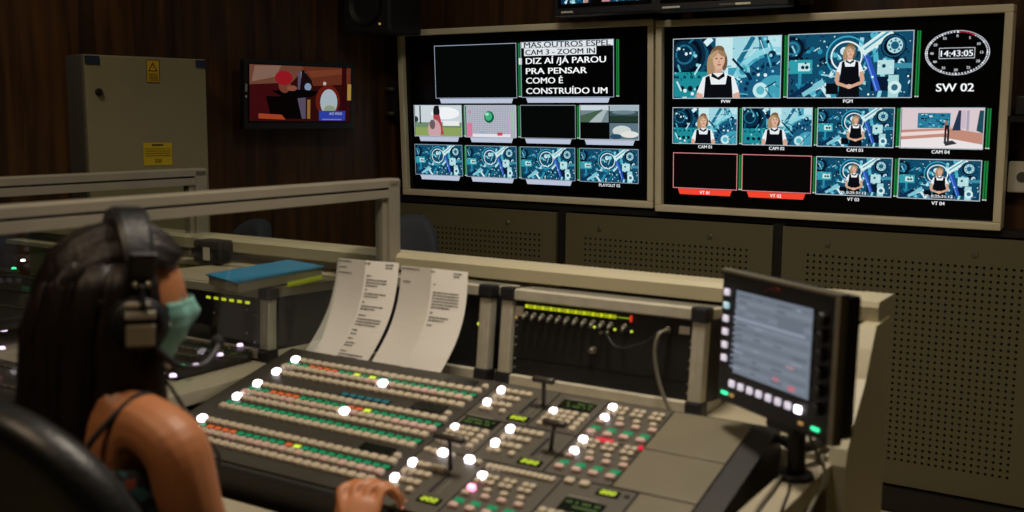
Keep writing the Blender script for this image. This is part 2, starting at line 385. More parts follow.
def presenter(c, cx, cy, s, full=True):
    """fair-haired presenter in black pinafore over white shirt; s = head height as a fraction of tile height"""
    a = 1/c.asp
    def E(x, y, rx, ry, col, an=0): c.ell(cx+x*s*a, cy+y*s, rx*s*a, ry*s, col, 18, an)
    def P(pts, col): c.raw([(cx+x*s*a, cy+y*s) for x, y in pts], col)
    E(-.02, -.08, .42, .52, '#8d7458'); E(-.36, .28, .2, .55, '#a98a68'); E(.3, .1, .16, .4, '#6d543f'); E(.02, -.45, .28, .2, '#7a5c40')
    P([(-.17, .2), (.2, .2), (.24, .75), (-.2, .75)], '#c99f86')
    P([(-.75, .8), (-.25, .62), (.3, .62), (.8, .8), (1.05, 1.5), (.95, 1.75), (-.95, 1.75), (-1.05, 1.5)], '#e8eef0')
    P([(-.3, .6), (0, .82), (.3, .6), (.34, .78), (.05, .95), (-.34, .78)], '#0e0f14')
    P([(-.62, .8), (-.42, .72), (-.34, 1.15), (.38, 1.15), (.46, .72), (.66, .8), (.72, 1.5), (.78, 2.4), (.85, 4.5), (-.85, 4.5), (-.78, 2.4), (-.68, 1.5)], '#0c0d12')
    E(.03, .0, .3, .42, '#d6ab90'); E(.03, .14, .24, .33, '#d9b096')
    E(-.08, -.05, .06, .03, '#4a342a'); E(.16, -.05, .06, .03, '#4a342a'); E(.05, .1, .035, .06, '#c08d74'); E(.05, .24, .1, .035, '#b06058')
    E(-.2, -.25, .14, .22, '#b39672', .5); E(.2, -.28, .14, .18, '#9a7c5a', -.5)
    if full:
        P([(-1.05, 1.5), (-.78, 1.6), (-.8, 2.35), (-.1, 2.6), (-.1, 2.85), (-1.0, 2.55), (-1.15, 2.2)], '#d2a288')
        P([(1.05, 1.5), (.78, 1.6), (.85, 2.3), (.1, 2.6), (.1, 2.85), (1.05, 2.5), (1.2, 2.2)], '#d2a288')
        E(0, 2.7, .25, .18, '#dcb29a')
    else:
        P([(-1.05, 1.5), (-.75, 1.6), (-.75, 3), (-1.15, 3)], '#d6a890'); P([(1.05, 1.5), (.75, 1.6), (.85, 3), (1.3, 3)], '#d6a890')
# ------------------------------------------------------------------ room
P0 = Vector((-.505, 4.97, 0)); LD = Vector((-.77, -.64, 0)).normalized()
P1 = P0+LD*5.0; P2 = Vector((-3.2, -2.6, 0)); P3 = W(2.2, -1.8); P4 = W(2.2, 3.95)
ZC = 2.75
def wall(name, a, b, m):
    # local: x along, y outward thickness, z up
    ln = (b-a).length; an = math.atan2((b-a).y, (b-a).x)
    struct(name, B(0, ln, 0, .08, 0, ZC), m, Matrix.Translation(a) @ Matrix.Rotation(an, 4, 'Z'))
wall('wall_back', P0, P4, M['wood']); wall('wall_left', P1, P0, M['wood'])
wall('wall_right', P4, P3, M['wallp']); wall('wall_front', P3, P2, M['wallp']); wall('wall_side', P2, P1, M['wallp'])
bm = bmesh.new(); pts = [(p.x, p.y) for p in (P0, P1, P2, P3, P4)]
prism(bm, pts, 'z', -.05, 0); fl = struct('floor', bm, M['floor'])
nt = M['floor'].node_tree
bm = bmesh.new(); prism(bm, pts, 'z', ZC, ZC+.05); struct('ceiling', bm, M['ceil'])
# floor tile joints
bm = bmesh.new()
for k in range(-8, 10):
    box(bm, -4, 2.1, k*.42, k*.42+.006, .0, .0012)
for k in range(-9, 5):
    box(bm, k*.42+.12, k*.42+.126, -1.7, 3.6, .0, .0012)
struct('trim_1', bm, M['trim'], frame(None))
# low perforated panels under the monitors: black cavity frame + sheets
PD = 3.80
bm = bmesh.new()
box(bm, -3.4, 2.15, 3.93, 3.945, 0, 1.02); box(bm, -3.4, 2.15, 3.84, 3.93, 0, .085); box(bm, -3.4, 2.15, 3.84, 3.93, 1.0, 1.022)
for x in (-2.137, -1.219, -.262, .66): box(bm, x-.022, x+.022, 3.815, 3.93, .085, 1.0)
struct('trim_2', bm, M['trim'], frame(None))
struct('baseboard_back', B(-3.4, 2.15, 3.785, 3.86, 0, .088), M['trim'], frame(None))
def perf_panel(u0, u1, g0, g1, label):
    t = thing('perforated_panel', label, 'panel', frame(None, u0, PD, .097), 'perforated panels below the monitor wall')
    w, h = u1-u0, .995-.097; p = .0228
    nx = max(2, round((g1-g0)/p)); ny = 32
    bm = bmesh.new(); lay = bm.loops.layers.float_vector.new('grid')
    gx0, gz0 = g0-u0-p/2, .190-.097-p/2; gx1, gz1 = gx0+(nx+1)*p, gz0+ny*p
    def quad(x0, z0, x1, z1, hole):
        vs = [bm.verts.new(q) for q in ((x0, 0, z0), (x1, 0, z0), (x1, 0, z1), (x0, 0, z1))]
        f = bm.faces.new(vs)
        for l in f.loops:
            c = l.vert.co; l[lay] = ((c.x-gx0)/p, (c.z-gz0)/p, 0) if hole else (0, 0, 0)
    quad(gx0, gz0, gx1, gz1, True)
    quad(0, 0, w, gz0, False); quad(0, gz1, w, h, False); quad(0, gz0, gx0, gz1, False); quad(gx1, gz0, w, gz1, False)
    # folded returns
    for (a, b) in (((0, 0), (w, 0)), ((w, 0), (w, h)), ((w, h), (0, h)), ((0, h), (0, 0))):
        vs = [bm.verts.new(q) for q in ((a[0], 0, a[1]), (a[0], .018, a[1]), (b[0], .018, b[1]), (b[0], 0, b[1]))]
        f = bm.faces.new(vs)
        for l in f.loops: l[lay] = (0, 0, 0)
    obj('sheet', bm, M['perf'], t)
    for x in (w*.18, w*.72):
        s = bmesh.new(); cyl(s, (x, .002, h-.055), (x, -.006, h-.055), .011, .008, 14); obj('screw', s, M['metal'], t)
    return t
perf_panel(-3.0, -2.161, -2.81, -2.24, 'leftmost olive perforated panel under the teleprompter monitor, dark chair before it')
perf_panel(-2.113, -1.238, -2.02, -1.33, 'middle olive perforated panel between two black uprights above the desk cap')
perf_panel(-1.2, -.285, -1.104, -.397, 'right olive perforated panel under the clock monitor, seen down to the floor')
# ------------------------------------------------------------------ big monitors
TAU = rad(-3.0)
def mon_mw(p, yaw=PS, tau=TAU):
    X = Vector((cos(yaw), -sin(yaw), 0)); o = Vector((-sin(yaw), -cos(yaw), 0))
    Z = -(ZZ*-cos(tau)+o*sin(tau)); Y = Z.cross(X)
    m = Matrix((X, Y, Z)).transposed().to_4x4(); m.translation = p; return m
MW_, MH_ = 1.25, .736
def big_monitor(p, label):
    t = thing('wall_monitor', label, 'monitor', mon_mw(p), 'large framed monitors on the wall')
    bm = bmesh.new(); f = .026
    for (a, b, c, d) in ((0, MW_, -f, 0), (0, MW_, -MH_, -MH_+f), (0, f, -MH_+f, -f), (MW_-f, MW_, -MH_+f, -f)):
        box(bm, a, b, -.03, .045, c, d, bev=.004)
    obj('frame', bm, M['mframe'], t)
    obj('back_cover', B(.04, MW_-.04, .045, .075, -MH_+.05, -.05), M['black'], t)
    s = obj('screen', B(f, MW_-f, -.004, .04, -MH_+f, -f), M['screen'], t)
    return t, s
def green_bars(s, x, t0, t1, nbar=2):
    c = Cv(0, 0, 1, 1)
    for k in range(nbar):
        c.rect(x+k*.0075, t0, x+k*.0075+.0055, t1-.004, '#1c7a3a'); 
        c.rect(x+k*.0075, t1-.004, x+k*.0075+.0055, t1, '#c8d8c8')
    c.build('level_meter', s, y=-.0046)
def wing(s, x0, x1, t, col, txt=None, tcol='#ffffff', hgt=.02):
    c = Cv(0, 0, 1, 1); m = .018
    if col: c.raw([(x0+m, t+.004), (x1-m, t+.004), (x1-m-.008, t+.004+hgt), (x0+m+.008, t+.004+hgt)], col)
    if txt: c.text(txt, (x0+x1)/2, t+.005+hgt/2, .0125, tcol)
    c.build('name_tag', s, y=-.0048)
def tile(s, x0, t0, x1, t1, draw, bord='#b8c4cc', label=None):
    c = Cv(x0, t0, x1-x0, t1-t0); draw(c)
    if bord: c.border(bord, .0026)
    c.build('video_tile', s, y=-.005, label=label)
CX = [(.069, .325), (.348, .606), (.629, .890), (.915, 1.177)]
RY = [(.333, .467), (.507, .640)]
# left one
T, S = big_monitor(Vector((-.508, 4.82, 1.768)), 'large wall monitor with the teleprompter text tile, left of the clock monitor')
tile(S, .190, .075, .610, .299, lambda c: c.rect(0, 0, 1, 1, '#050707'), '#9aa8b8', 'empty black picture tile')
def prompter(c):
    c.rect(0, 0, 1, 1, '#030303')
    c.rect(.0, .0, 1, .1, '#dfe4e8'); c.text('MAS.OUTROS ESPEL', .5, .045, .105, '#303438', width=.94, cl=True)
    c.rect(.03, .105, .82, .245, '#dfe4e8'); c.text('CAM 3 - ZOOM IN', 0, .178, .1, '#0a0a0a', width=.76, left=.045)
    c.text('DIZ AÍ /JÁ PAROU', 0, .335, .115, '#f4f6f8', width=.87, left=.05)
    c.text('PRA PENSAR', 0, .52, .115, '#f4f6f8', width=.67, left=.05)
    c.text('COMO É', 0, .695, .115, '#f4f6f8', width=.41, left=.05)
    c.text('CONSTRUÍDO UM', 0, .885, .115, '#f4f6f8', width=.885, left=.05)
    c.rect(-.03, .28, .005, .4, '#dfe4e8', False)
tile(S, .638, .073, 1.067, .297, prompter, '#9aa8b8', 'teleprompter text tile')
def street(c):
    c.rect(0, 0, 1, 1, '#9aa9ae'); c.rect(0, 0, 1, .55, '#c9d3d8'); c.ell(.65, .25, .3, .2, '#eef2f4'); c.rect(0, .7, 1, 1, '#8aa05c')
    c.rect(0, .55, 1, .72, '#6f8a6a'); c.rect(.1, 0, .13, .6, '#3a4550'); c.rect(.6, .5, .95, .66, '#e6e8ea'); c.circ(.02, .45, .1, '#2a3440')
    c.ell(.47, .2, .07, .22, '#1c1a1e'); c.raw([(.4, .3), (.54, .3), (.62, .95), (.42, .95)], '#a8434c'); c.ell(.42, .8, .14, .35, '#c9a0a4'); c.ell(.5, .05, .03, .08, '#101010'); c.ell(.38, .62, .06, .16, '#6a5a60')
tile(S, *[CX[0][0], RY[0][0], CX[0][1], RY[0][1]], street, label='street picture with a person in red')
def grid(c):
    c.rect(0, 0, 1, 1, '#b9bcc6')
    for k in range(30): c.rect(k/30, 0, k/30+.008, 1, '#8f94a8')
    for k in range(16): c.rect(0, k/16, 1, k/16+.015, '#9a9fb0')
    c.circ(.48, .36, .19, '#0c5a3c'); c.circ(.47, .34, .14, '#3fae7c'); c.ell(.44, .27, .04, .05, '#a0e0c0')
    c.rect(.03, .55, .14, 1, '#d47a9a'); c.rect(.14, .9, .9, 1, '#e4e0e8'); c.rect(.64, .85, .74, .95, '#c04a50'); c.rect(.9, .15, .95, .8, '#9ac0a0'); c.rect(.86, .3, .9, .9, '#c8a0d0')
    c.circ(.1, .2, .06, '#c090a8'); c.rect(.3, .85, .4, .88, '#7aa8c8')
tile(S, CX[1][0], RY[0][0], CX[1][1], RY[0][1], grid, label='grid test picture with green ball')
tile(S, CX[2][0], RY[0][0], CX[2][1], RY[0][1], lambda c: c.rect(0, 0, 1, 1, '#060707'), '#8a949c')
def quad4(c):
    c.rect(0, 0, 1, 1, '#050606')
    c.rect(0, 0, .49, .5, '#71858a'); c.rect(0, 0, .49, .14, '#c8d4da'); c.raw([(.1, .5), (.42, .12), (.47, .12), (.36, .5)], '#a9b6b8'); c.raw([(0, .5), (0, .3), (.4, .1), (.15, .5)], '#44604a')
    c.rect(.51, 0, 1, .5, '#3c5054'); c.rect(.51, 0, 1, .16, '#9fb2bc'); c.rect(.51, .3, 1, .5, '#22362c'); c.ell(.75, .2, .2, .06, '#6a8088')
    c.rect(.51, .52, 1, 1, '#5d7480'); c.ell(.72, .75, .16, .16, '#c9d3cf'); c.ell(.85, .85, .15, .1, '#dfe0da'); c.ell(.62, .92, .1, .08, '#2a4a60')
tile(S, CX[3][0], RY[0][0], CX[3][1], RY[0][1], quad4, label='four-way split picture of roads and coast')
for k in range(4):
    tile(S, CX[k][0], RY[1][0], CX[k][1], RY[1][1], lambda c: machinery(c, 11), '#8a9aa6')
for (a, b), t in (((.190, .610), .299), ((.638, 1.067), .297)): wing(S, a, b, t, '#b9c1d6')
for k in range(4):
    wing(S, *CX[k], RY[0][1], '#b9c1d6')
    if k < 3: wing(S, *CX[k], RY[1][1], '#b9c1d6')
wing(S, *CX[3], RY[1][1], None, 'PLAYOUT 02', '#e8ecf0', .018)
for x, a, b in ((.620, .073, .297), (1.078, .073, .297)) + tuple((CX[k][1]+.008, RY[j][0], RY[j][1]) for k in range(3) for j in (0, 1)): green_bars(S, x, a, b)
# right one
T2, S2 = big_monitor(Vector((.557, 4.139, 1.759)), 'large wall monitor with the round clock and presenter pictures, right of the teleprompter monitor')
def pvw(c): machinery(c, 3, True); presenter(c, .43, .36, .36, False)
def cam1(c): machinery(c, 3, True); presenter(c, .48, .36, .33, False)
def cam2(c): machinery(c, 5, True); presenter(c, .47, .33, .33, False)
def pgm(c, s=.2, cx=.51, cy=.29, clock=False):
    machinery(c, 11); c.rect(.32, .78, .42, .95, '#0a0c14'); presenter(c, cx, cy, s)
    if clock:
        c.text('00: 0:25:31:12', .5, .93, .075, '#e8f0f4', width=.36)
def vt(c): pgm(c, .2, .51, .29, True)
def cam4(c):
    c.rect(0, 0, 1, 1, '#d9c8cc'); c.raw([(0, .55), (.6, .5), (1, .62), (1, .95), (.5, .78), (0, .82)], '#c08a78'); c.raw([(0, .62), (.55, .55), (.6, .62), (0, .72)], '#ead6d4')
    c.raw([(0, .8), (.5, .72), (1, .9), (1, 1), (0, 1)], '#e9e2e2')
    c2 = Cv(0, 0, 1, 1); c.rect(.2, .12, .6, .5, '#2a7a98')
    R = random.Random(2)
    for k in range(50):
        x, y = R.uniform(.21, .57), R.uniform(.14, .46); c.rect(x, y, x+R.uniform(.01, .04), y+R.uniform(.02, .05), R.choice(PAL))
    c.raw([(.63, .55), (.7, .05), (.78, .05), (.73, .55)], '#25344e'); c.rect(.8, .05, .83, .55, '#a8a0b4'); c.raw([(.92, .55), (.95, .05), (1, .05), (1, .62)], '#1f4a58'); c.rect(.73, .05, .79, .5, '#c9b8c8')
    c.ell(.56, .36, .02, .06, '#8d7458'); c.rect(.535, .42, .595, .52, '#1a1a22'); c.rect(.53, .42, .54, .55, '#d8b0a0'); c.rect(.6, .44, .64, .5, '#d8b0a0'); c.rect(.54, .52, .565, .84, '#14151c'); c.rect(.575, .52, .6, .84, '#14151c')
    c.raw([(.53, .84), (.64, .8), (.7, .88), (.56, .94)], '#35353a')
tile(S2, .069, .074, .487, .295, pvw, label='preview picture, close presenter'); tile(S2, .516, .073, .943, .295, pgm, label='programme picture, presenter at half length')
tile(S2, CX[0][0], RY[0][0], CX[0][1], RY[0][1], cam1); tile(S2, CX[1][0], RY[0][0], CX[1][1], RY[0][1], cam2)
tile(S2, CX[2][0], RY[0][0], CX[2][1], RY[0][1], lambda c: pgm(c)); tile(S2, CX[3][0], RY[0][0], CX[3][1], RY[0][1], cam4, label='pale studio seen from afar')
for k in (0, 1): tile(S2, CX[k][0], RY[1][0], CX[k][1], RY[1][1], lambda c: c.rect(0, 0, 1, 1, '#080706'), '#e08a90', 'empty tile with red border')
for k in (2, 3): tile(S2, CX[k][0], RY[1][0], CX[k][1], RY[1][1], vt)
wing(S2, .069, .487, .293, None, 'PVW', '#f0f4f4'); wing(S2, .516, .943, .293, None, 'PGM', '#f0f4f4')
for k, n in enumerate(('CAM 01', 'CAM 02', 'CAM 03', 'CAM 04')): wing(S2, *CX[k], RY[0][1]-.002, None, n, '#f0f4f4')
for k, n in enumerate(('VT 01', 'VT 02', 'VT 03', 'VT 04')): wing(S2, *CX[k], RY[1][1], '#f0452f' if k < 2 else None, n, '#f4f4f4', .022)
for x, a, b in ((.497, .073, .295), (.953, .073, .295)) + tuple((CX[k][1]+.008, RY[j][0], RY[j][1]) for k in range(4) for j in (0, 1)): green_bars(S2, x, a, b)
c = Cv(0, 0, 1, 1)
c.ring(1.082, .150, .101, .0735, .02, '#e4e8f0', 48)
for k in range(60):
    a = -pi/2+k*2*pi/60; r = .93; w = .0022 if k % 5 else .003
    x, y = 1.082+.101*r*cos(a), .150+.0735*r*sin(a); c.rect(x-w, y-w, x+w, y+w, '#d03848' if 1 <= k <= 5 else '#e4e8f0')
for k in range(12):
    a = -pi/2+k*2*pi/12; x, y = 1.082+.101*.77*cos(a), .150+.0735*.76*sin(a)
    c.text(str(k*5), x, y, .009, '#cfd4dc')
c.rect(1.027, .133, 1.139, .169, '#c8ccd4'); c.rect(1.029, .135, 1.137, .167, '#05070a'); c.text('14:43:05', 1.083, .151, .021, '#eef2f6', width=.1)
c.build('clock_display', S2, y=-.005, label='round clock reading 14:43:05')
c = Cv(0, 0, 1, 1); c.text('SW 02', 1.081, .263, .028, '#f4f6f8', width=.118); c.build('switcher_name', S2, y=-.005)
# ------------------------------------------------------------------ small monitors above
def small_monitor(p0, w, label, seed, marks):
    h = .36
    t = thing('small_wall_monitor', label, 'monitor', Matrix.Translation(p0) @ Matrix.Rotation(-PS, 4, 'Z'), 'small monitors mounted over the big ones')
    obj('casing', B(0, w, -.02, .05, 0, h, bev=.006), M['black'], t)
    s = obj('screen', B(.02, w-.02, -.022, -.018, .03, h-.02), M['screen'], t)
    c = Cv(.03, -h+.03, w-.06, h-.065); c.rect(0, 0, 1, 1, '#06080a')
    cc = Cv(.04, -h+.04, .12, h-.085); machinery(cc, seed); cc.rect(.85, 0, 1, 1, '#b98a80'); cc.build('video_tile', s, y=-.0245)
    cc = Cv(w-.22, -h+.04, .17, h-.085); machinery(cc, seed+1); cc.rect(0, 0, .2, 1, '#c08a84'); cc.build('video_tile', s, y=-.0245)
    c2 = Cv(0, -h, w, h)
    for (a, b, col) in marks: c2.rect(a, 1-.02*.36/h-.03, b, 1-.03, col)
    c2.build('maker_mark', t, M['ink'], y=-.0215)
    m = bmesh.new(); box(m, w*.4, w*.6, .05, .35, h*.4, h*.7); obj('wall_bracket', m, M['cabd'], t)
    return t
small_monitor(at_d(556, 17, 3.70), .44, 'small dark monitor mounted above the teleprompter monitor, near its right corner', 21, [(.08, .2, '#c8c4b8')])
small_monitor(at_d(657, 12.5, 3.66), .50, 'small dark monitor mounted above the left end of the clock monitor', 31, [(.06, .2, '#c8c4b8'), (.5, .62, '#5a6058'), (.62, .73, '#e8e2c8')])
# bracket post above
t = thing('cable_trunking', 'vertical brown cable trunking above the clock monitor', 'trunking', frame(None, -1.21, 3.93, 1.8))
obj('channel', B(0, .05, -.03, 0, 0, .9, bev=.004), M['cabd'], t); obj('cover', B(.006, .044, -.036, -.03, 0, .9), M['wallp'], t)
# speakers
def speaker(p, rz, label, s=1.0):
    t = thing('loudspeaker', label, 'loudspeaker', Matrix.Translation(p) @ Matrix.Rotation(rz, 4, 'Z') @ Matrix.Scale(s, 4), 'dark loudspeakers on the wall')
    obj('cabinet', B(0, .26, 0, .22, 0, .38, bev=.012), M['black'], t)
    b = bmesh.new()
    for k in range(6):
        r0, r1 = .088-.014*k, .088-.014*(k+1); y0, y1 = (-.004 if k == 0 else .004*k), .004*(k+1)
        n = 32; A = [b.verts.new((.13+r0*cos(2*pi*i/n), y0-.006, .12+r0*sin(2*pi*i/n))) for i in range(n)]; C = [b.verts.new((.13+r1*cos(2*pi*i/n), y1-.006, .12+r1*sin(2*pi*i/n))) for i in range(n)]
        for i in range(n): b.faces.new((A[i], A[(i+1)%n], C[(i+1)%n], C[i]))
    obj('woofer', b, M['rackp'], t, smooth=True)
    b = bmesh.new(); cyl(b, (.13, -.006, .29), (.13, .002, .29), .035, .03, 24); obj('tweeter', b, M['rackp'], t)
    b = bmesh.new(); cyl(b, (.205, -.004, .035), (.205, .002, .035), .005, .005, 10); obj('indicator_lamp', b, M['oled'], t)
speaker(at_d(343, 34, 3.55), -PS, 'dark loudspeaker hung on the wall between the TV and the teleprompter monitor')
p = at_d(383, 58, 3.7)
t = thing('wall_hook_rail', 'small dark wall bracket beside the left edge of the teleprompter monitor', 'bracket', frame(None, -3.03, 3.86, 1.38))
obj('plate', B(-.05, .0, -.01, .06, 0, .16, bev=.003), M['black'], t)
for z in (.02, .13):
    b = bmesh.new(); cyl(b, (-.045, -.03, z), (-.005, -.03, z), .008); obj('peg', b, M['cabd'], t)
# socket plate right of clock monitor
t = thing('wall_socket', 'white socket plate on the wood wall, right of the clock monitor', 'socket', Matrix.Translation(at_d(1007, 192, 3.92)) @ Matrix.Rotation(-PS, 4, 'Z'))
obj('face_plate', B(0, .17, -.012, .02, 0, .105, bev=.006), M['white'], t)
for k in range(2):
    b = bmesh.new(); cyl(b, (.045+.08*k, -.013, .052), (.045+.08*k, -.011, .052), .018, .018, 20); obj('outlet', b, M['cabd'], t)
t = thing('dark_shelf_strip', 'dark shelf with black items on wood wall at right of clock monitor', 'shelf', Matrix.Translation(at_d(1008, 122, 3.92)) @ Matrix.Rotation(-PS, 4, 'Z'))
obj('board', B(0, .5, -.12, .02, 0, .02), M['cavity'], t); obj('bracket', B(.2, .22, -.1, .02, -.06, 0), M['cavity'], t)
tag(obj('black_device', B(.03, .4, -.1, .0, .021, .085, bev=.005), M['black'], None, Matrix.Translation(at_d(1008, 122, 3.92)) @ Matrix.Rotation(-PS, 4, 'Z')), 'flat black device on the dark shelf right of the clock monitor', 'device')
# ------------------------------------------------------------------ left wall: television, electrical cabinet
YL = rad(-40)
tv = thing('television', 'small wall television showing a red-capped man in a cockpit', 'television', mon_mw(Vector((-1.09, 4.33, 1.612)), YL, rad(-3)))
tw, th = .52, .285
obj('casing', B(0, tw, 0, .045, -th, 0, bev=.006), M['black'], tv)
s = obj('screen', B(.018, tw-.018, -.002, .0, -th+.03, -.016), M['screen'], tv)
def cockpit(c):
    c.rect(0, 0, 1, 1, '#3a1210'); c.raw([(0, 0), (.55, 0), (.4, .3), (0, .35)], '#84523f'); c.raw([(.05, .02), (.3, .0), (.25, .2), (.02, .3)], '#a07a68')
    c.raw([(.5, 0), (1, 0), (1, .3), (.62, .35)], '#7a3a26'); c.raw([(.55, .08), (.95, .02), (.97, .1), (.6, .2)], '#8d4a30'); c.circ(.73, .3, .035, '#f0d8d0')
    c.rect(.46, .1, .54, .95, '#6d6078'); c.rect(.49, .1, .53, .5, '#b6aebc'); c.raw([(.5, .05), (.6, .25), (.6, .45), (.48, .42)], '#1c1214'); c.circ(.56, .37, .07, '#9fb8d8')
    c.raw([(.0, .35), (.24, .33), (.42, .5), (.5, .95), (.05, .95), (0, 1)], '#4a1014'); c.raw([(.2, .45), (.5, .42), (.7, .45), (.6, .55), (.35, .6)], '#0a0606')
    c.ell(.33, .34, .06, .15, '#8a4a38'); c.ell(.32, .22, .085, .13, '#b3202a'); c.ell(.4, .4, .05, .05, '#a8604a'); c.raw([(.15, .55), (.45, .55), (.5, .95), (.2, .95)], '#0c0506')
    c.raw([(.08, .86), (.3, .88), (.34, .97), (.08, .95)], '#c2502c'); c.ell(.76, .62, .125, .3, '#7c2418', n=24); c.ell(.77, .64, .088, .24, '#cfe0ea', n=24); c.ell(.78, .78, .06, .08, '#aebf9a')
    c.rect(.96, .3, 1, .6, '#c8a050'); c.rect(.9, .0, .95, 1, '#3a0c10'); c.rect(.55, .6, .58, .95, '#b08040')
    c.rect(.67, .8, .94, .98, '#3a4fc8'); c.text('AO VIVO', .84, .85, .05, '#dfe6ff'); c.rect(.7, .95, .9, .97, '#8fa0f0')
c = Cv(.022, .02, tw-.044, th-.055); c.dim = .55; cockpit(c); c.build('picture', s, y=-.0025)
b = bmesh.new(); cyl(b, (.1, .04, -.14), (.1, .13, -.14), .02); cyl(b, (.4, .04, -.14), (.4, .13, -.14), .02); box(b, .06, .46, .1, .118, -.2, -.09); obj('wall_mount', b, M['cabd'], tv)
c = Cv(0, 0, 1, 1); c.rect(-.0, 0, 0.001, 0.001, '#101010'); c.rect(.004, .1, .014, .13, '#9a9a9a'); c.rect(.005, .145, .012, .155, '#b8b8b8'); c.build('maker_mark', tv, M['ink'], y=-.001)
# cabinet
cb = thing('electrical_cabinet', 'olive grey metal electrical cabinet with yellow warning stickers by left wood wall', 'cabinet', Matrix.Translation(Vector((-1.54, 3.84, .58))) @ Matrix.Rotation(-YL, 4, 'Z'))
cw, ch, cd = .455, 1.02, .20
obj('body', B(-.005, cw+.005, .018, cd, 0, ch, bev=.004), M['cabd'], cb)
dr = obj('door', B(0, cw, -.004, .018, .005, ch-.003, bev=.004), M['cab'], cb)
b = bmesh.new(); cyl(b, (.045, -.004, ch-.135), (.045, -.014, ch-.135), .014, .012, 18); cyl(b, (.045, -.014, ch-.135), (.045, -.018, ch-.135), .005, .005, 8); obj('lock', b, M['black'], dr)
for x0, x1 in ((.0, .05), (cw-.04, cw)):
    obj('hinge_cap', B(x0, x1, -.008, .0, ch-.034, ch-.006), M['navy'], dr)
c = Cv(.222, -ch+.012, .05, .085); c.rect(0, 0, 1, 1, '#1a1608'); c.rect(.04, .03, .96, .97, '#c8a010'); c.raw([(.5, .1), (.85, .5), (.15, .5)], '#15120a'); c.raw([(.5, .2), (.73, .46), (.27, .46)], '#d8b010'); c.rect(.47, .28, .53, .4, '#15120a')
for k in range(4): c.rect(.15, .6+k*.09, .85, .63+k*.09, '#4a3c08')
c.build('warning_sticker', cb, M['ink'], y=-.0055)
c = Cv(.2, -ch+.32, .11, .085); c.rect(0, 0, 1, 1, '#c8ac10'); c.rect(.3, .06, .7, .14, '#4a3c08')
for k in range(4): c.rect(.05, .25+k*.1, .95, .28+k*.1, '#8a740a')
c.text('220', .5, .78, .16, '#7a6408')
c.build('notice_sticker', cb, M['ink'], y=-.0055)
# ------------------------------------------------------------------ desks, cap rail, upstand, side panel
FW = frame(None)
def desk(u0, u1, label, right):
    t = thing('control_desk', label, 'desk', FW, 'control desks joined in a row')
    b = bmesh.new()
    box(b, u0, u1, 1.90, 2.24, .7, .77, bev=.003)
    obj('rear_top', b, M['deskm'], t)
    obj('front_rest', B(u0, u1-.0, 1.12, 1.40, .60, .635, bev=.006), M['deskm'], t)
    obj('tray', B(u0, u1, 1.36, 1.95, .55, .57), M['deskm'], t)
    if right: obj('side_top', B(-.552, -.49, 1.12, 1.92, .72, .757, bev=.003), M['deskm'], t)
    obj('upstand', B(u0, u1, 2.225, 2.25, .0, .985), M['cream'], t)
    obj('ledge', B(u0, u1, 2.14, 2.235, .94, .953) if not right else B(u0, u1, 2.14, 2.235, .955, .968), M['cream'], t)
    # cap rail
    b = bmesh.new(); prism(b, [(2.175, .985), (2.175, 1.015), (2.185, 1.025), (2.25, 1.025), (2.255, 1.02), (2.255, .985)], 'x', u0, u1); obj('cap_rail', b, M['cream'], t)
    if not right: obj('front_top', B(u0, -1.83, 1.0, 1.90, .735, .768, bev=.003), M['deskm'], t)
    obj('leg_panel', B(u0, u0+.03, 1.45, 2.23, 0, .55), M['deskm'], t)
    return t
dk = desk(-1.76, -.49, 'grey-beige control desk carrying the mixing console, with cream cap rail behind', True)
# shaped end panel
b = bmesh.new()
prof = [(2.285, .0), (1.72, .0), (1.72, .70), (1.775, .80), (1.83, .84), (1.88, .90), (1.93, .96), (1.975, 1.0), (1.985, 1.0), (2.285, 1.0)]
prof = [(2.21, 0), (1.895, 0), (1.895, .755), (1.905, .785), (1.935, .82), (1.975, .855), (2.018, .893), (2.05, .945), (2.08, .986), (2.21, .986)]
prism(b, prof, 'x', -.497, -.465); obj('side_panel', b, M['cream'], dk)
b = bmesh.new(); prism(b, [(2.125, .985), (2.12, 1.015), (2.125, 1.026), (2.25, 1.026), (2.255, 1.02), (2.255, .985)], 'x', -.53, -.472); obj('end_cap', b, M['cream'], dk)
c = Cv(0, 0, 1, 1)
for k in range(66): x = -1.12+k*.0095; c.ell(x, -.977, .0022, .0022, '#050504', 6)
c.r = (0, 0, 1, 1); c.p = []
b = bmesh.new()
for k in range(80): cyl(b, (-1.23+k*.0095, 2.1745, .978-.0), (-1.23+k*.0095, 2.236, .978), .0022, .0022, 6)
o = obj('vent_strip', b, M['slot'], dk)
dk2 = desk(-3.4, -1.765, 'neighbouring control desk behind the glass partition, mostly dark', False)
for (u, d) in ((-2.75, 1.0),): pass
# ------------------------------------------------------------------ glass partitions
def partition(u, d0, d1, label, zt=1.2225, zb=.84):
    t = thing('glass_partition', label, 'partition', frame(None, u, 0, 0), 'glass partitions between the desks')
    b = bmesh.new(); prism(b, [(-.022, zt-.022), (-.022, zt-.004), (-.016, zt), (.016, zt), (.022, zt-.004), (.022, zt-.022)], 'y', d0, d1); obj('top_rail', b, M['champ'], t)
    obj('rail_groove', B(-.018, .018, d0, d1-.02, zt-.028, zt-.022), M['slot'], t)
    obj('lower_rail', B(-.02, .02, d0, d1-.02, zt-.05, zt-.028, bev=.002), M['champ'], t)
    b = bmesh.new(); box(b, -.022, .022, d1-.045, d1, .77, zt-.006, bev=.003); box(b, -.012, .012, d1-.062, d1-.045, zb, zt-.05); obj('post', b, M['champ'], t)
    obj('post', B(-.022, .022, d0, d0+.045, .0, zt-.006, bev=.003), M['champ'], t)
    obj('glass_pane', B(-.003, .003, d0+.045, d1-.055, zb, zt-.05), M['glass'], t, label='clear glass pane')
    return t
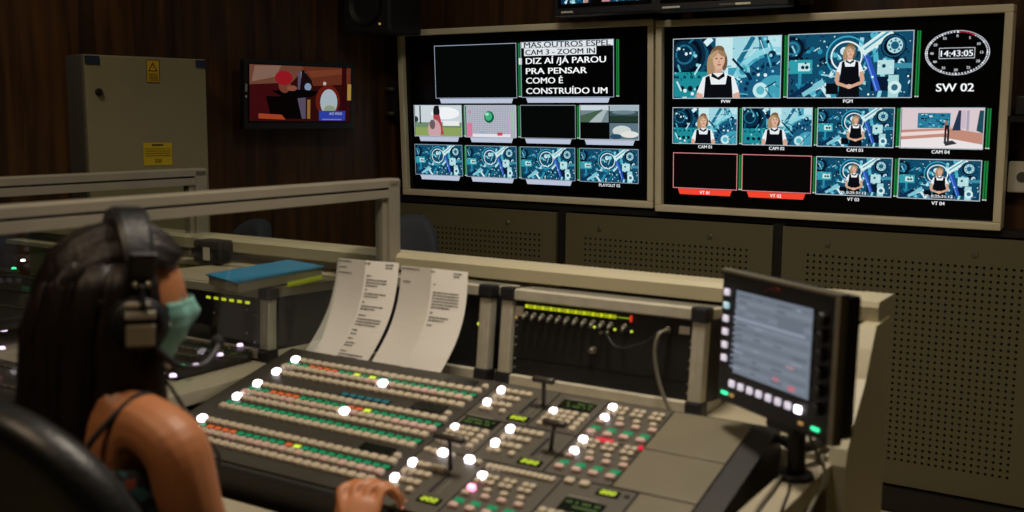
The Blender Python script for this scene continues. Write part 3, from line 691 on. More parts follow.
partition(-1.742, .55, 2.195, 'glass partition with pale metal rail crossing right behind the seated person')
partition(-2.535, .55, 2.25, 'farther glass partition with metal rail in front of the electrical cabinet')
# ------------------------------------------------------------------ equipment racks on the desk
def rack(mw, w, h, label, dep=.13, d_tilt=True):
    t = thing('equipment_rack', label, 'rack', mw, 'aluminium-edged equipment racks on the desks')
    r = .026
    for z0 in (0, h-r):
        b = bmesh.new(); prism(b, [(-.004, z0+.003), (.003, z0), (r, z0), (r, z0+r), (.003, z0+r), (-.004, z0+r-.003)], 'x', r*.8, w-r*.8); obj('top_edge' if z0 else 'bottom_edge', b, M['alu'], t)
    for x0 in (0, w-r-.004):
        b = bmesh.new(); box(b, x0, x0+r+.004, -.004, r, r*.8, h-r*.8, bev=.004); box(b, x0+.013, x0+.016, -.0046, -.003, r, h-r, 0); obj('corner_post', b, M['alu'], t)
    for x0 in (-.004, w-r-.008):
        for z0 in (-.003, h-r-.003):
            obj('corner_block', B(x0, x0+r+.012, -.009, r+.004, z0, z0+r+.006, bev=.006), M['black'], t)
    b = bmesh.new(); box(b, r*.6, w-r*.6, .012, .02, r*.8, h-r*.8); box(b, .004, w-.004, .02, dep, .004, h-.006); obj('housing', b, M['rackp'], t)
    b = bmesh.new(); box(b, .02, w-.02, r, dep, h-.006, h-.001); obj('lid', b, M['alud'], t)
    for x0 in (0, w-r): 
        for zz in (h-r, 0):
            obj('side_edge', B(x0+.002, x0+r-.002, r, dep, zz+.002, zz+r-.002, bev=.003), M['alu'], t)
    return t
def screws(t, w, h, m='metal'):
    for x in (.036, w-.036):
        for z in (.042, .062, h*.42, h*.5, h*.62, h*.68):
            b = bmesh.new(); cyl(b, (x, .012, z), (x, .008, z), .003, .0025, 8); obj('screw', b, M[m], t)
R1W, R1H = .497, .222
rmw = Matrix.Translation(W(-1.284, 1.995, .775)) @ Matrix.Rotation(-PS, 4, 'Z') @ Matrix.Rotation(rad(-6), 4, 'X')
rk = rack(rmw, R1W, R1H, 'aluminium-edged black rack with yellow-lit patch row, behind the mixing console')
screws(rk, R1W, R1H)
c = Cv(.055, -R1H+.033, .28, .01)
random.seed(3)
x = 0
for k in range(11):
    c.rect(k*.077+.0, .1, k*.077+.03, .9, '#c8cf20'); c.rect(k*.077+.036, .1, k*.077+.05, .9, '#a8b818'); c.rect(k*.077+.055, .1, k*.077+.068, .9, '#b8c020')
c.rect(.85, .4, .97, .6, '#8fae20'); c.rect(.955, -.2, .975, 1.2, '#e03020', False)
c.build('lit_label_strip', rk, y=.0113)
for k in range(12):
    x = .062+k*.0215+(.012 if k == 11 else 0)
    b = bmesh.new(); cyl(b, (x, .012, R1H-.055), (x, .001, R1H-.057), .0062, .0062, 10); cyl(b, (x, .001, R1H-.057), (x+.002, -.012, R1H-.064), .0045, .0035, 10); obj('patch_plug', b, M['alud'], rk)
for x in (.255, .27):
    b = bmesh.new(); cyl(b, (x, .012, R1H-.075), (x, .0, R1H-.076), .005, .004, 10); obj('patch_plug', b, M['alud'], rk)
for x, m in ((.235, 'lime'), (.285, 'lime'), (.325, 'lime'), (.034, 'oled')):
    b = bmesh.new(); cyl(b, (x, .012, R1H-.066), (x, .008, R1H-.066), .0025, .0025, 8); obj('indicator_lamp', b, M[m], rk)
b = bmesh.new(); cyl(b, (.237, .012, .105), (.237, .0, .105), .008, .008, 14); cyl(b, (.237, .0, .105), (.237, -.006, .105), .005, .004, 12); obj('center_knob', b, M['metal'], rk)
obj('label_plate', B(.030, .052, .009, .012, R1H-.062, R1H-.04), M['white'], rk); obj('label_plate', B(R1W-.063, R1W-.04, .009, .012, R1H-.058, R1H-.042), M['white'], rk)
obj('panel_seam', B(.03, R1W-.035, .0105, .012, .066, .0675), M['slot'], rk)
b = bmesh.new(); cyl(b, (.412, .012, R1H-.052), (.412, -.004, R1H-.052), .007, .006, 12); obj('socket', b, M['metal'], rk)
# second rack behind the scripts
rmw2 = Matrix.Translation(W(-1.712, 1.995, .775)) @ Matrix.Rotation(-PS, 4, 'Z') @ Matrix.Rotation(rad(-6), 4, 'X')
rk2 = rack(rmw2, .398, R1H, 'aluminium-edged black rack mostly hidden behind the two hanging script sheets')
screws(rk2, .398, R1H)
b = bmesh.new(); cyl(b, (.398-.036, .012, .13), (.398-.036, .007, .13), .0045, .0045, 8); obj('indicator_lamp', b, M['lime'], rk2)
# third rack, in the neighbouring booth
rmw3 = Matrix.Translation(W(-2.375, 1.872, .772)) @ Matrix.Rotation(-PS, 4, 'Z') @ Matrix.Rotation(rad(-2), 4, 'X')
rk3 = rack(rmw3, .49, .182, 'aluminium-edged rack behind the glass carrying the blue folder', dep=.26)
obj('top_board', B(.0, .49, .0, .26, .178, .184, bev=.002), M['deskm'], rk3)
c = Cv(.25, -.145, .17, .012)
for k in range(6): c.rect(k*.17, .2, k*.17+.1, .8, '#c8d028')
c.build('lit_label_strip', rk3, y=.0113)
for x, z in ((.40, .12), (.43, .11), (.40, .06), (.43, .04), (.28, .1)):
    b = bmesh.new(); cyl(b, (x, .012, z), (x, .008, z), .003, .0025, 8); obj('screw', b, M['metal'], rk3)
# cables
def cable(P, r, label, m='cable', cat='cable', name='cable'):
    b = bmesh.new(); tube(b, P, r, 8, 8); return tag(obj(name, b, M[m]), label, cat)
q = lambda x, y, z: rmw @ Vector((x, y, z))
cable([q(.412, -.004, R1H-.052), q(.404, -.026, R1H-.062), q(.400, -.03, .12), q(.415, -.03, .06), q(.445, -.03, .006), q(.475, -.03, -.0)], .0042, 'grey cable looping down over the front of the rack with yellow-lit patches')
cable([q(.27, -.004, R1H-.075), q(.31, -.02, .122), q(.37, -.016, .14), q(.395, -.006, R1H-.056)], .002, 'thin black cable between patch plugs on the rack', 'cableb')
# ------------------------------------------------------------------ script sheets
def script_sheet(TL, FT, TR, BL, FB, BR, dtop, dbot, seed, label, lines):
    """a folded page: two leaves meeting at a fold, hanging from rack top to console back, bowed"""
    t0 = [at_d(*TL, dtop), at_d(*FT, dtop-.03), at_d(*TR, dtop)]
    b0 = [at_d(*BL, dbot), at_d(*FB, dbot-.02), at_d(*BR, dbot)]
    N = 14; b = bmesh.new()
    def pt(s, t):  # s 0..2 across, t 0..1 down
        i = 0 if s < 1 else 1; f = s-i
        a = t0[i].lerp(t0[i+1], f); c_ = b0[i].lerp(b0[i+1], f)
        p = a.lerp(c_, t); sag = sin(pi*t)
        return p + D*.012*sag - ZZ*.004*sag + U*.018*sag
    def shell(off):
        return [[b.verts.new(pt(s*.25, t/N)-D*off) for s in range(9)] for t in range(N+1)]
    A = shell(0); C = shell(.0009)
    for G, rev in ((A, 1), (C, 0)):
        for t in range(N):
            for s in range(8):
                f = [G[t][s], G[t][s+1], G[t+1][s+1], G[t+1][s]]
                b.faces.new(f[::-1] if rev else f)
    for t in range(N):
        b.faces.new((A[t][0], C[t][0], C[t+1][0], A[t+1][0])); b.faces.new((A[t][8], A[t+1][8], C[t+1][8], C[t][8]))
    for s in range(8):
        b.faces.new((A[0][s], A[0][s+1], C[0][s+1], C[0][s])); b.faces.new((A[N][s], C[N][s], C[N][s+1], A[N][s+1]))
    o = obj('script_sheet', b, M['paper']); tag(o, label, 'paper', 'script sheets leaning on the rack')
    R = random.Random(seed); me = bpy.data.meshes.new('printed_text'); V = []; Fc = []; C_ = []
    def mark(s0, s1, ta, tb, col):
        i = len(V)
        for s, t in ((s0, ta), (s1, ta), (s1, tb), (s0, tb)): V.append(pt(s, t)-D*.0016-ray(400, 320).normalized()*.0004)
        Fc.append([i, i+1, i+2, i+3]); C_.extend([(*hx(col), 1)]*4)
    for (s0, s1, t, n) in lines:
        for k in range(n):
            x = s0; tt = t+k*.026; e = s1 if k < n-1 else s0+(s1-s0)*R.uniform(.4, .9)
            while x < e:
                w = R.uniform(.03, .10); mark(x, min(x+w, e), tt, tt+.011, R.choice(['#4a4744', '#5a5652', '#3c3a38'])); x += w+.018
    me.from_pydata(V, [], Fc); at = me.color_attributes.new('Col', 'FLOAT_COLOR', 'CORNER'); at.data.foreach_set('color', [x for c in C_ for x in c])
    obj('printed_text', me, M['ink'], o)
hdr = [(.02, .95, .015, 1), (1.0, 1.2, .018, 1), (1.62, 1.86, .02, 2)]
script_sheet((338, 258), (366, 260.5), (399, 263), (299, 360), (328, 366), (361, 372), 1.982, 1.885, 4,
  'folded printed script sheet with long text, left one of the pair on the rack',
  hdr+[(.1, .5, .07, 1), (.1, .7, .12, 1), (1.08, 1.28, .13, 1), (1.08, 1.7, .165, 3), (1.08, 1.25, .255, 1), (1.08, 1.72, .29, 2), (1.08, 1.25, .37, 1), (1.08, 1.72, .405, 2), (1.08, 1.5, .49, 1), (1.08, 1.8, .525, 3), (1.08, 1.3, .63, 1), (1.08, 1.35, .665, 1), (1.08, 1.25, .71, 1), (1.08, 1.35, .75, 2), (1.08, 1.3, .83, 1), (1.08, 1.8, .86, 2), (1.08, 1.3, .95, 1)])
script_sheet((402, 265.5), (432, 268.5), (468, 272), (365, 372), (397, 378), (434, 384), 1.982, 1.885, 9,
  'folded printed script sheet with short text, right one of the pair on the rack',
  hdr+[(.1, .4, .13, 1), (1.08, 1.2, .13, 1), (1.08, 1.8, .2, 6), (1.08, 1.2, .38, 1), (1.08, 1.6, .42, 2), (1.08, 1.3, .49, 1)])
pp = at_z(535, 291, .972)
b = bmesh.new()
P_ = [at_z(553, 290, .9705), at_z(592, 288, .9705), at_z(622, 292.5, .9705), at_z(620, 298, .9705)]
vs = [b.verts.new(p) for p in P_]+[b.verts.new(p+ZZ*.003) for p in P_]
for f in ((3, 2, 1, 0), (4, 5, 6, 7), (0, 1, 5, 4), (1, 2, 6, 5), (2, 3, 7, 6), (3, 0, 4, 7)): b.faces.new([vs[i] for i in f])
tag(obj('loose_paper', b, M['paper']), 'loose white paper lying on the ledge above the yellow-lit rack', 'paper')
b = bmesh.new(); P_ = [at_z(452, 272, .9705), at_z(478, 276, .9705), at_z(474, 283, .9705), at_z(452, 279, .9705)]
vs = [b.verts.new(p) for p in P_]+[b.verts.new(p+ZZ*.002) for p in P_]
for f in ((3, 2, 1, 0), (4, 5, 6, 7), (0, 1, 5, 4), (1, 2, 6, 5), (2, 3, 7, 6), (3, 0, 4, 7)): b.faces.new([vs[i] for i in f])
tag(obj('paper_scrap', b, M['paper']), 'small white paper scrap on the ledge behind the right script sheet', 'paper')
# ------------------------------------------------------------------ mixing console
TC = rad(75.6); CO = W(-1.7535, 1.824, .8025)
cmw = Matrix.Translation(CO) @ Matrix.Rotation(-PS, 4, 'Z') @ Matrix.Rotation(pi/2-TC, 4, 'X')
con = thing('mixing_console', 'large dark vision mixing console with rows of lit buttons and fader levers, in the desk', 'console', cmw)
# local: x = a (right), y = -v (away), z normal
b = bmesh.new(); prism(b, [(.065, -.045), (.065, -.012), (.057, -.004), (-.425, -.004), (-.432, -.01), (-.432, -.085), (.03, -.12)], 'x', -.062, 1.168); obj('chassis', b, M['chassis'], con)
def plate(a0, v0, a1, v1, m='plate', name='module_plate', z=0.0):
    return obj(name, B(a0, a1, -v1, -v0, -.006, z, bev=.0015), M[m], con)
plate(-.05, -.05, .556, .415, 'rowplate')
g = .0035
for (a0, v0, a1, v1) in ((.56, -.048, .705, .096), (.709, -.048, .82, .096), (.56, .1, .662, .232), (.666, .1, .82, .232), (.56, .236, .71, .425), (.714, .236, .868, .425),
                         (.824, -.048, .96, .098), (.824, .102, .96, .232), (.872, .236, 1.015, .425)):
    plate(a0, v0, a1, v1)
for (v0, v1) in ((-.046, .097), (.1, .232), (.236, .42)):
    a0 = .964 if v0 < .2 else 1.02
    plate(a0, v0, 1.122, v1, 'blank', 'blank_panel', .001)
BT = []
def key(a, v, m='key', w=.0185, h=.0165, hz=.007): BT.append((a, v, m, w, h, hz))
RV = [.004, .040, .070, .133, .173, .198, .241, .303, .343, .370]
white_at = {(0, 0), (2, 0), (3, 0), (5, 0), (7, 0), (4, 13), (1, 13)}
R = random.Random(5)
for i, v in enumerate(RV):
    for k in range(24):
        a = .009+k*.0227
        m = 'keyw' if (i, k) in white_at else ('keyp' if (i, k) == (8, 1) else ('keyd' if i in (1, 4, 8) and R.random() < .5 else 'key'))
        key(a, v, m, .0195, .0175, .009 if m in ('keyw', 'keyp') else .007)
def cells(v, n, a0, p, cols, name='label_display'):
    b = bmesh.new(); mm = [M['lcd'], M['green'], M['orange'], M['lime'], M['teal']]
    box(b, a0-p*.55, a0+(n-.45)*p, -v-.0065, -v+.0065, -.001, .0022, 0)
    for k in range(n):
        mi = cols(k)
        if mi: box(b, a0+k*p-.0085, a0+k*p+.0085, -v-.005, -v+.005, .0022, .003, mi)
    obj(name, b, mm, con)
cells(.022, 24, .009, .0227, lambda k: 2 if 3 <= k <= 6 else (3 if k in (9, 11) else 1))
cells(.153, 24, .009, .0227, lambda k: 2 if 3 <= k <= 6 or k in (13, 14) else (3 if k in (15,) else 1))
cells(.222, 24, .009, .0227, lambda k: 1)
cells(.323, 24, .009, .0227, lambda k: 2 if 2 <= k <= 5 or k in (12, ) else (3 if k == 13 else 1))
cells(.108, 6, .25, .0227, lambda k: 4, 'source_display')
def lcd(a0, v0, a1, v1, lit=True, bar=True):
    b = bmesh.new(); box(b, a0, a1, -v1, -v0, -.001, .0022, 0)
    if lit:
        for r in range(2):
            for k in range(int((a1-a0-.01)/.006)):
                if R.random() < .75: box(b, a0+.007+k*.006, a0+.0115+k*.006, -(v0+(v1-v0)*(.3+.35*r))-.003, -(v0+(v1-v0)*(.3+.35*r))+.003, .0022, .0026, 1)
    if bar: box(b, a0, a1-.02, -v0+.004, -v0+.008, 0, .0015, 2)
    obj('text_display', b, [M['lcd'], M['limed'], M['alud']], con)
lcd(.43, .083, .51, .113, False, False); lcd(.43, .26, .51, .288, False, False); lcd(.43, -.035, .51, -.014, False, False)
key(.529, .110, w=.014, h=.014); key(.529, .283, w=.014, h=.014); key(.538, -.018, w=.014, h=.014)
def ydisp(a0, a1, v):
    b = bmesh.new(); box(b, a0, a1, -v-.009, -v+.009, -.001, .0025, 0)
    n = 3
    for k in range(n):
        x = a0+.006+(a1-a0-.012)*(k+.5)/n; w = (a1-a0)/n*.3
        for z in (-.0042, .0042): pass
        box(b, x-w, x+w, -v-.0052, -v-.0038, .0025, .0032, 1); box(b, x-w, x+w, -v+.0038, -v+.0052, .0025, .0032, 1); box(b, x-w, x+w, -v-.0008, -v+.0006, .0025, .0032, 1)
        box(b, x-w, x-w+.0015, -v-.005, -v+.0005, .0025, .0032, 1); box(b, x+w-.0015, x+w, -v, -v+.005, .0025, .0032, 1)
    obj('digit_display', b, [M['lcd'], M['lime']], con)
def lever(a, v, tilt, ln=.052, kn=.052):
    L = obj('fader_lever', tube(bmesh.new(), [(a, -v, .0), (a+tilt*.4, -v+.004, ln*.5), (a+tilt, -v+.006, ln)], .0045, 8, 4), M['knob'], con)
    b = bmesh.new(); x, y, z = a+tilt, -v+.006, ln
    prof = [(-kn/2, .004), (-kn/2+.004, .0085), (-.008, .0078), (.008, .0078), (kn/2-.004, .0085), (kn/2, .004)]
    rings = [[b.verts.new((x+px, y+r*cos(2*pi*i/14), z+.004+r*.8*sin(2*pi*i/14))) for i in range(14)] for px, r in prof]
    for A, C in zip(rings, rings[1:]):
        for i in range(14): b.faces.new((A[i], A[(i+1)%14], C[(i+1)%14], C[i])).smooth = True
    b.faces.new(rings[0][::-1]); b.faces.new(rings[-1])
    obj('handle', b, M['knob'], L)
def slot(a, v0, v1):
    obj('fader_slot', B(a-.0035, a+.0035, -v1, -v0, -.003, .0012), M['slot'], con)
    obj('fader_scale', B(a+.016, a+.018, -v1, -v0, -.003, .001), M['alud'], con)
def fader(a0, v0, white=True, n3=4, pink=False):
    for k in range(5): key(a0+.017*k, v0, 'keyw' if k == 0 and white else 'key', .015, .015, .009 if k == 0 else .007)
    for k in range(4): key(a0+.004+.017*k, v0+.028, 'key', .015, .015)
    for k in range(n3): key(a0+.017*k, v0+.056, 'keyw' if k == 0 and white else 'key', .015, .015, .009 if k == 0 else .007)
    for k in (0, 1, 3): key(a0+.004+.016*k, v0+.08, 'key', .014, .014)
    slot(a0+.088, v0+.003, v0+.07)
fader(.582, -.014); ydisp(.655, .703, .078); lever(.70, .012, .004)
fader(.688, .123); ydisp(.762, .811, .215); lever(.80, .16, .012)
fader(.574, .294); ydisp(.655, .702, .386); lever(.655, .285, .004, .06, .07)
lcd(.73, -.022, .806, .012); 
for r_ in range(4):
    for k in range(5): key(.733+.0165*k+(.006 if k == 4 else 0), .030+.0175*r_, 'keyw' if (r_, k) == (0, 0) else 'key', .0145, .0145)
lcd(.572, .102, .652, .133)
for r_ in range(4):
    for k in range(5): key(.574+.0165*k+(.006 if k == 4 else 0), .151+.0185*r_, 'keyw' if (r_, k) == (0, 0) else 'key', .0145, .0145)
key(.574, .244, 'key', .016, .013); key(.61, .244, 'keyw', .018, .014, .009); key(.592, .246, 'key', .016, .013); key(.632, .247, 'key', .014, .013); key(.674, .248, 'keyw', .018, .014, .009); key(.695, .25, 'key', .014, .013)
for k in range(12): key(.722+k*.0122, .254, 'key', .0112, .0145, .006)
def block(a0, v0, first='keyw', second='keyw', cc=4):
    # small key groups on top, then four channel columns with green label cells
    for g0, n in ((0, 3), (.052, 2), (.092, 2)):
        for k in range(n):
            for r_ in (0, 1):
                if g0 == 0 and k == 0 and r_ == 0: key(a0, v0, first, .016, .014, .009); continue
                key(a0+g0+.0145*k, v0+.0165*r_, 'key', .0125, .0125)
    for k in range(4):
        a = a0+.002+k*.0345
        key(a, v0+.040, second if k == 0 else 'key', .015, .012, .008)
        key(a+.006 if k else a, v0+.0575, 'keyd', .0175, .013)
        key(a, v0+.098, 'keyd', .0195, .0135)
    b = bmesh.new()
    for k in range(4): box(b, a0+.002+k*.0345-.009, a0+.002+k*.0345+.009, -v0-.080-.0055, -v0-.080+.0055, 0, .004, 0, bev=.001)
    obj('label_display', b, M['green'], con)
block(.843, -.018); block(.845, .113); block(.729, .288, 'keyw', 'keyp')
key(.888, .247, w=.02, h=.016); key(.918, .247, w=.02, h=.016); ydisp(.948, .99, .257); key(1.003, .254, 'slot', .01, .008, .002)
lcd(.905, .292, .983, .328)
for r_ in range(4):
    for k in range(4): key(.888+.017*k+(.006 if k == 3 else 0), .345+.018*r_, 'key', .0145, .0145)
obj('red_glow_bar', B(.865, .9, -.104, -.094, 0, .004, bev=.001), M['red'], con); obj('red_glow_bar', B(.955, .963, -.106, -.098, 0, .005), M['red'], con)  # glowing bars added in place of red flare spots
def key_mesh(bm, a, v, w, h, hz, mi=0):
    Q = []
    for (s, z) in ((1, -.001), (1, hz*.6), (.86, hz), (.5, hz*1.08)):
        Q.append([bm.verts.new((a+x*w/2*s, -v+y*h/2*s, z)) for x, y in ((-1, -.55), (-.7, -1), (.7, -1), (1, -.55), (1, .55), (.7, 1), (-.7, 1), (-1, .55))])
    for A, C in zip(Q, Q[1:]):
        for i in range(8): bm.faces.new((A[i], A[(i+1)%8], C[(i+1)%8], C[i])).material_index = mi
    bm.faces.new(Q[-1]).material_index = mi
BT.sort(key=lambda k: (cmw @ Vector((k[0], -k[1], 0))-CAM).length - (1.0 if False else 0))
inframe = [k for k in BT if k[1] < .40]
rest = []
cache = {}
cnt = 0
for k in BT:
    a, v, m, w, h, hz = k
    if cnt < 100 and v < .40:
        ck = (m, w, h, hz)
        if ck not in cache:
            bm = bmesh.new(); key_mesh(bm, 0, 0, w, h, hz); me = bpy.data.meshes.new('button'); bm.to_mesh(me); bm.free(); me.materials.append(M[m]); cache[ck] = me
        o = bpy.data.objects.new('button', cache[ck]); COL.objects.link(o); o.parent = con; o.location = (a, -v, 0); cnt += 1
        if m in ('keyw', 'keyp'): o['label'] = 'white lit button' if m == 'keyw' else 'pink lit button'
    else: rest.append(k)
bm = bmesh.new(); mk = ['key', 'keyw', 'keyp', 'keyd', 'slot']
for a, v, m, w, h, hz in rest: key_mesh(bm, a, v, w, h, hz, mk.index(m))
o = obj('buttons', bm, [M[x] for x in mk], con, label='remaining console buttons in rows'); o['kind'] = 'stuff'
# ------------------------------------------------------------------ touch display on its stand
dmw = mon_mw(Vector((.39, 1.927, 1.11)), rad(66), rad(1.0))
td = thing('control_display', 'tilted touch display with lit side buttons on a stand at the desk right end', 'display', dmw)
DW, DH = .32, .247
b = bmesh.new(); box(b, 0, DW, 0, .018, -DH, 0, bev=.005); box(b, .012, DW-.004, .018, .045, -DH+.006, -.004, bev=.008); obj('casing', b, M['black'], td)
b = bmesh.new()
for (a0, a1, z0, z1) in ((0, DW, -.006, 0), (DW-.012, DW, -DH, -.006)): box(b, a0, a1, -.003, .014, z0, z1, bev=.0015)
obj('edge_trim', b, M['blank'], td)
sc_ = obj('screen', B(.045, .258, -.0015, .002, -.188, -.032), M['screen'], td)
c = Cv(.047, .034, .209, .152); c.rect(0, 0, 1, 1, '#717985')
R = random.Random(8)
for k in range(14):
    y = .05+k*.066
    c.rect(0, y-.01, 1, y+.02, '#7b8390' if k % 2 else '#6a727e')
    for x in (.04, .3, .56, .8):
        if R.random() < .7: c.rect(x, y, x+R.uniform(.06, .18), y+.018, R.choice(['#555d69', '#8e97a4', '#606873']))
c.rect(.03, .3, .97, .33, '#8c96a6'); c.rect(.62, .15, .95, .3, '#68707c'); c.rect(.6, .86, .68, .9, '#b8727c'); c.rect(.8, .9, .88, .95, '#c86a78'); c.rect(.76, .68, .86, .71, '#a8848c')  # pink patches are reflections painted into the screen picture
c.build('picture', sc_, y=-.0018)
M['padk'] = mat('soft_white_lit_key', '#d8d4dc', .4, emit=(.72, .66, .8), es=.75)
M['padb'] = mat('blue_white_lit_key', '#c8d8dc', .4, emit=(.4, .65, .75), es=.7)
for k in range(6): obj('side_button', B(.012, .026, -.005, 0, -.048-k*.0245, -.036-k*.0245, bev=.002), M['padb'] if k == 1 else M['padk'], td)
for k in range(8):
    obj('lower_button', B(.04+k*.0265, .054+k*.0265, -.005, 0, -.214, -.2015, bev=.002), M['keyw'] if k == 7 else M['padk'], td)
for k in range(6):
    b = bmesh.new(); cyl(b, (.282, 0, -.045-k*.03), (.282, -.014, -.045-k*.03), .011, .0095, 20); obj('rotary_knob', b, M['black'], td, smooth=False)
for x, m in ((.016, 'gled'), (.268, 'gled'), (.042, 'oled'), (.235, 'oled')):
    obj('indicator_lamp', B(x, x+(.017 if m == 'gled' else .01), -.003, 0, -.232, -.227), M[m], td)
b = bmesh.new(); tube(b, [(.125, -.001, -.026), (.14, -.001, -.018), (.158, -.001, -.014), (.168, -.001, -.016), (.158, -.001, -.019), (.15, -.001, -.022)], .0022, 6, 5, flat=.3); obj('red_mark', b, M['redink'], td)
# stand: neck and base down to desk
sp = dmw @ Vector((.17, .05, -DH+.02)); sp2 = Vector((sp.x+.002, sp.y+.0, .764))
inv = dmw.inverted()
def loc(p): return inv @ p
b = bmesh.new(); tube(b, [loc(sp), loc(Vector((sp.x, sp.y, .83))), loc(sp2)], .016, 12, 4); obj('stand_neck', b, M['black'], td)
b = bmesh.new(); cyl(b, loc(Vector((sp.x, sp.y, .7575))), loc(Vector((sp.x, sp.y, .768))), .034, .03, 28); obj('stand_base', b, M['black'], td)
b = bmesh.new(); box(b, .12, .2, .02, .06, -DH-.022, -DH+.02, bev=.006); obj('tilt_hinge', b, M['black'], td)
z0 = .7735
cable([sp, Vector((sp.x+.03, sp.y-.05, .80)), at_z(822, 455, .77), at_z(824, 480, .762), at_z(812, 505, .761), at_z(800, 530, .761)], .003, 'grey cable hanging from the touch display onto the desk corner')
cable([at_z(800, 455, .775), at_z(790, 464, .765), at_z(772, 490, .762), at_z(756, 512, .761), at_z(744, 540, .761)], .0035, 'grey cable lying along the console right side', 'cable')
cable([sp2+ZZ*.03, at_z(790, 475, .765), at_z(789, 490, .76), at_z(780, 515, .76), at_z(776, 540, .76)], .0022, 'thin black cable from the display stand base to the desk front', 'cableb')
tag(obj('cable_bundle', tube(bmesh.new(), [at_z(783, 440, .79), at_z(795, 447, .795), at_z(812, 446, .79), at_z(828, 440, .785)], .010, 10, 6), M['cableb']), 'black cable bundle under the touch display hinge', 'cable')
# ------------------------------------------------------------------ neighbouring booth: folder, ruler, case, key panels, chair
def slab(name, pts, z0, h, m, label, cat, px=True):
    P_ = [at_z(*p, z0) for p in pts]; b = bmesh.new()
    vs = [b.verts.new(p) for p in P_]+[b.verts.new(p+ZZ*h) for p in P_]; n = len(P_)
    b.faces.new([vs[i] for i in range(n)][::-1]); b.faces.new([vs[n+i] for i in range(n)])
    for i in range(n): b.faces.new((vs[i], vs[(i+1)%n], vs[n+(i+1)%n], vs[n+i]))
    bmesh.ops.recalc_face_normals(b, faces=b.faces)
    return tag(obj(name, b, M[m]), label, cat)
ftz = .961
fq = [at_z(*p, .985) for p in [(206, 274), (288, 259.5), (324, 266), (237, 282.5)]]
fc = Vector((fq[0].x, fq[0].y, .958))
fo = thing('folder', 'blue folder on a few pale pages lying on the rack behind the glass', 'folder', Matrix.Translation(fc))
def sheet4(z0, z1, k=1.0):
    b = bmesh.new(); ce = sum(fq, Vector())/4
    lo = [Vector((ce.x+(p.x-ce.x)*k, ce.y+(p.y-ce.y)*k, z0))-fc for p in fq]; hi = [p+ZZ*(z1-z0) for p in lo]
    vs = [b.verts.new(p) for p in lo+hi]
    for f in ((0, 1, 2, 3), (4, 5, 6, 7), (0, 1, 5, 4), (1, 2, 6, 5), (2, 3, 7, 6), (3, 0, 4, 7)): b.faces.new([vs[i] for i in f])
    bmesh.ops.recalc_face_normals(b, faces=b.faces); return b
obj('cover', sheet4(.981, .985), M['blue'], fo); obj('pages', sheet4(.958, .981, .96), M['deskm'], fo)
slab('highlighter', [(287, 284.5), (322, 277.0), (322.5, 279.5), (288, 287)], .958, .006, 'highl', 'yellow-green highlighter lying beside the blue folder', 'pen')
t = thing('radio_case', 'small dark case with white label behind the blue folder', 'case', Matrix.Translation(W(*[(at_d(193, 262, 2.12)).dot(U), 2.12, .954])) @ Matrix.Rotation(-PS, 4, 'Z'))
obj('body', B(0, .11, 0, .07, -.002, .065, bev=.012), M['black'], t); obj('paper_label', B(.045, .072, -.001, 0, .008, .046), M['white'], t); 
def key_panel(name, u0, u1, d0, d1, z, lights, label):
    t = thing(name, label, 'panel', frame(None, 0, 0, 0), 'dark key panels in the neighbouring booth')
    obj('body', B(u0, u1, d0, d1, z-.03, z, bev=.004), M['chassis'], t)
    inv = frame(None).inverted()
    b = bmesh.new()
    for r_ in range(4):
        for k in range(int((u1-u0-.04)/.024)): box(b, u0+.02+k*.024, u0+.037+k*.024, d0+.03+r_*(d1-d0-.06)/3.2, d0+.043+r_*(d1-d0-.06)/3.2, z, z+.004)
    o = obj('buttons', b, M['plate'], t); o['kind'] = 'stuff'
    for (px, py, m) in lights:
        p = inv @ at_z(px, py, z+.004); bb = bmesh.new(); cyl(bb, p, p+ZZ*.006, .0085, .007, 12); obj('lit_button', bb, M[m], t)
M['keyv'] = mat('violet_white_lit_key', '#d0c4d8', .4, emit=(.75, .55, .8), es=2.2)
key_panel('key_panel', -2.40, -1.93, 1.62, 1.86, .80, [(240, 346, 'keyv'), (220, 355.5, 'keyv'), (196, 366, 'keyv'), (173, 376.5, 'keyv'), (182, 366.5, 'gled')], 'dark key panel with four violet-white lit keys before the folder rack')
key_panel('key_panel', -2.46, -1.98, 1.05, 1.45, .80, [(32, 310, 'keyv'), (25, 330, 'keyv'), (35, 333, 'keyv'), (4, 331, 'keyv'), (23, 342, 'keyv'), (2, 349, 'keyv')], 'dark key panel with scattered lit keys at the far left, behind the woman')
M['keyd2'] = M['keyd']
key_panel('key_panel', -3.3, -2.56, 1.5, 2.1, .85, [(23, 261, 'keyw'), (14, 269, 'gled')], 'dark key panel with one white lamp, beyond the farther partition')
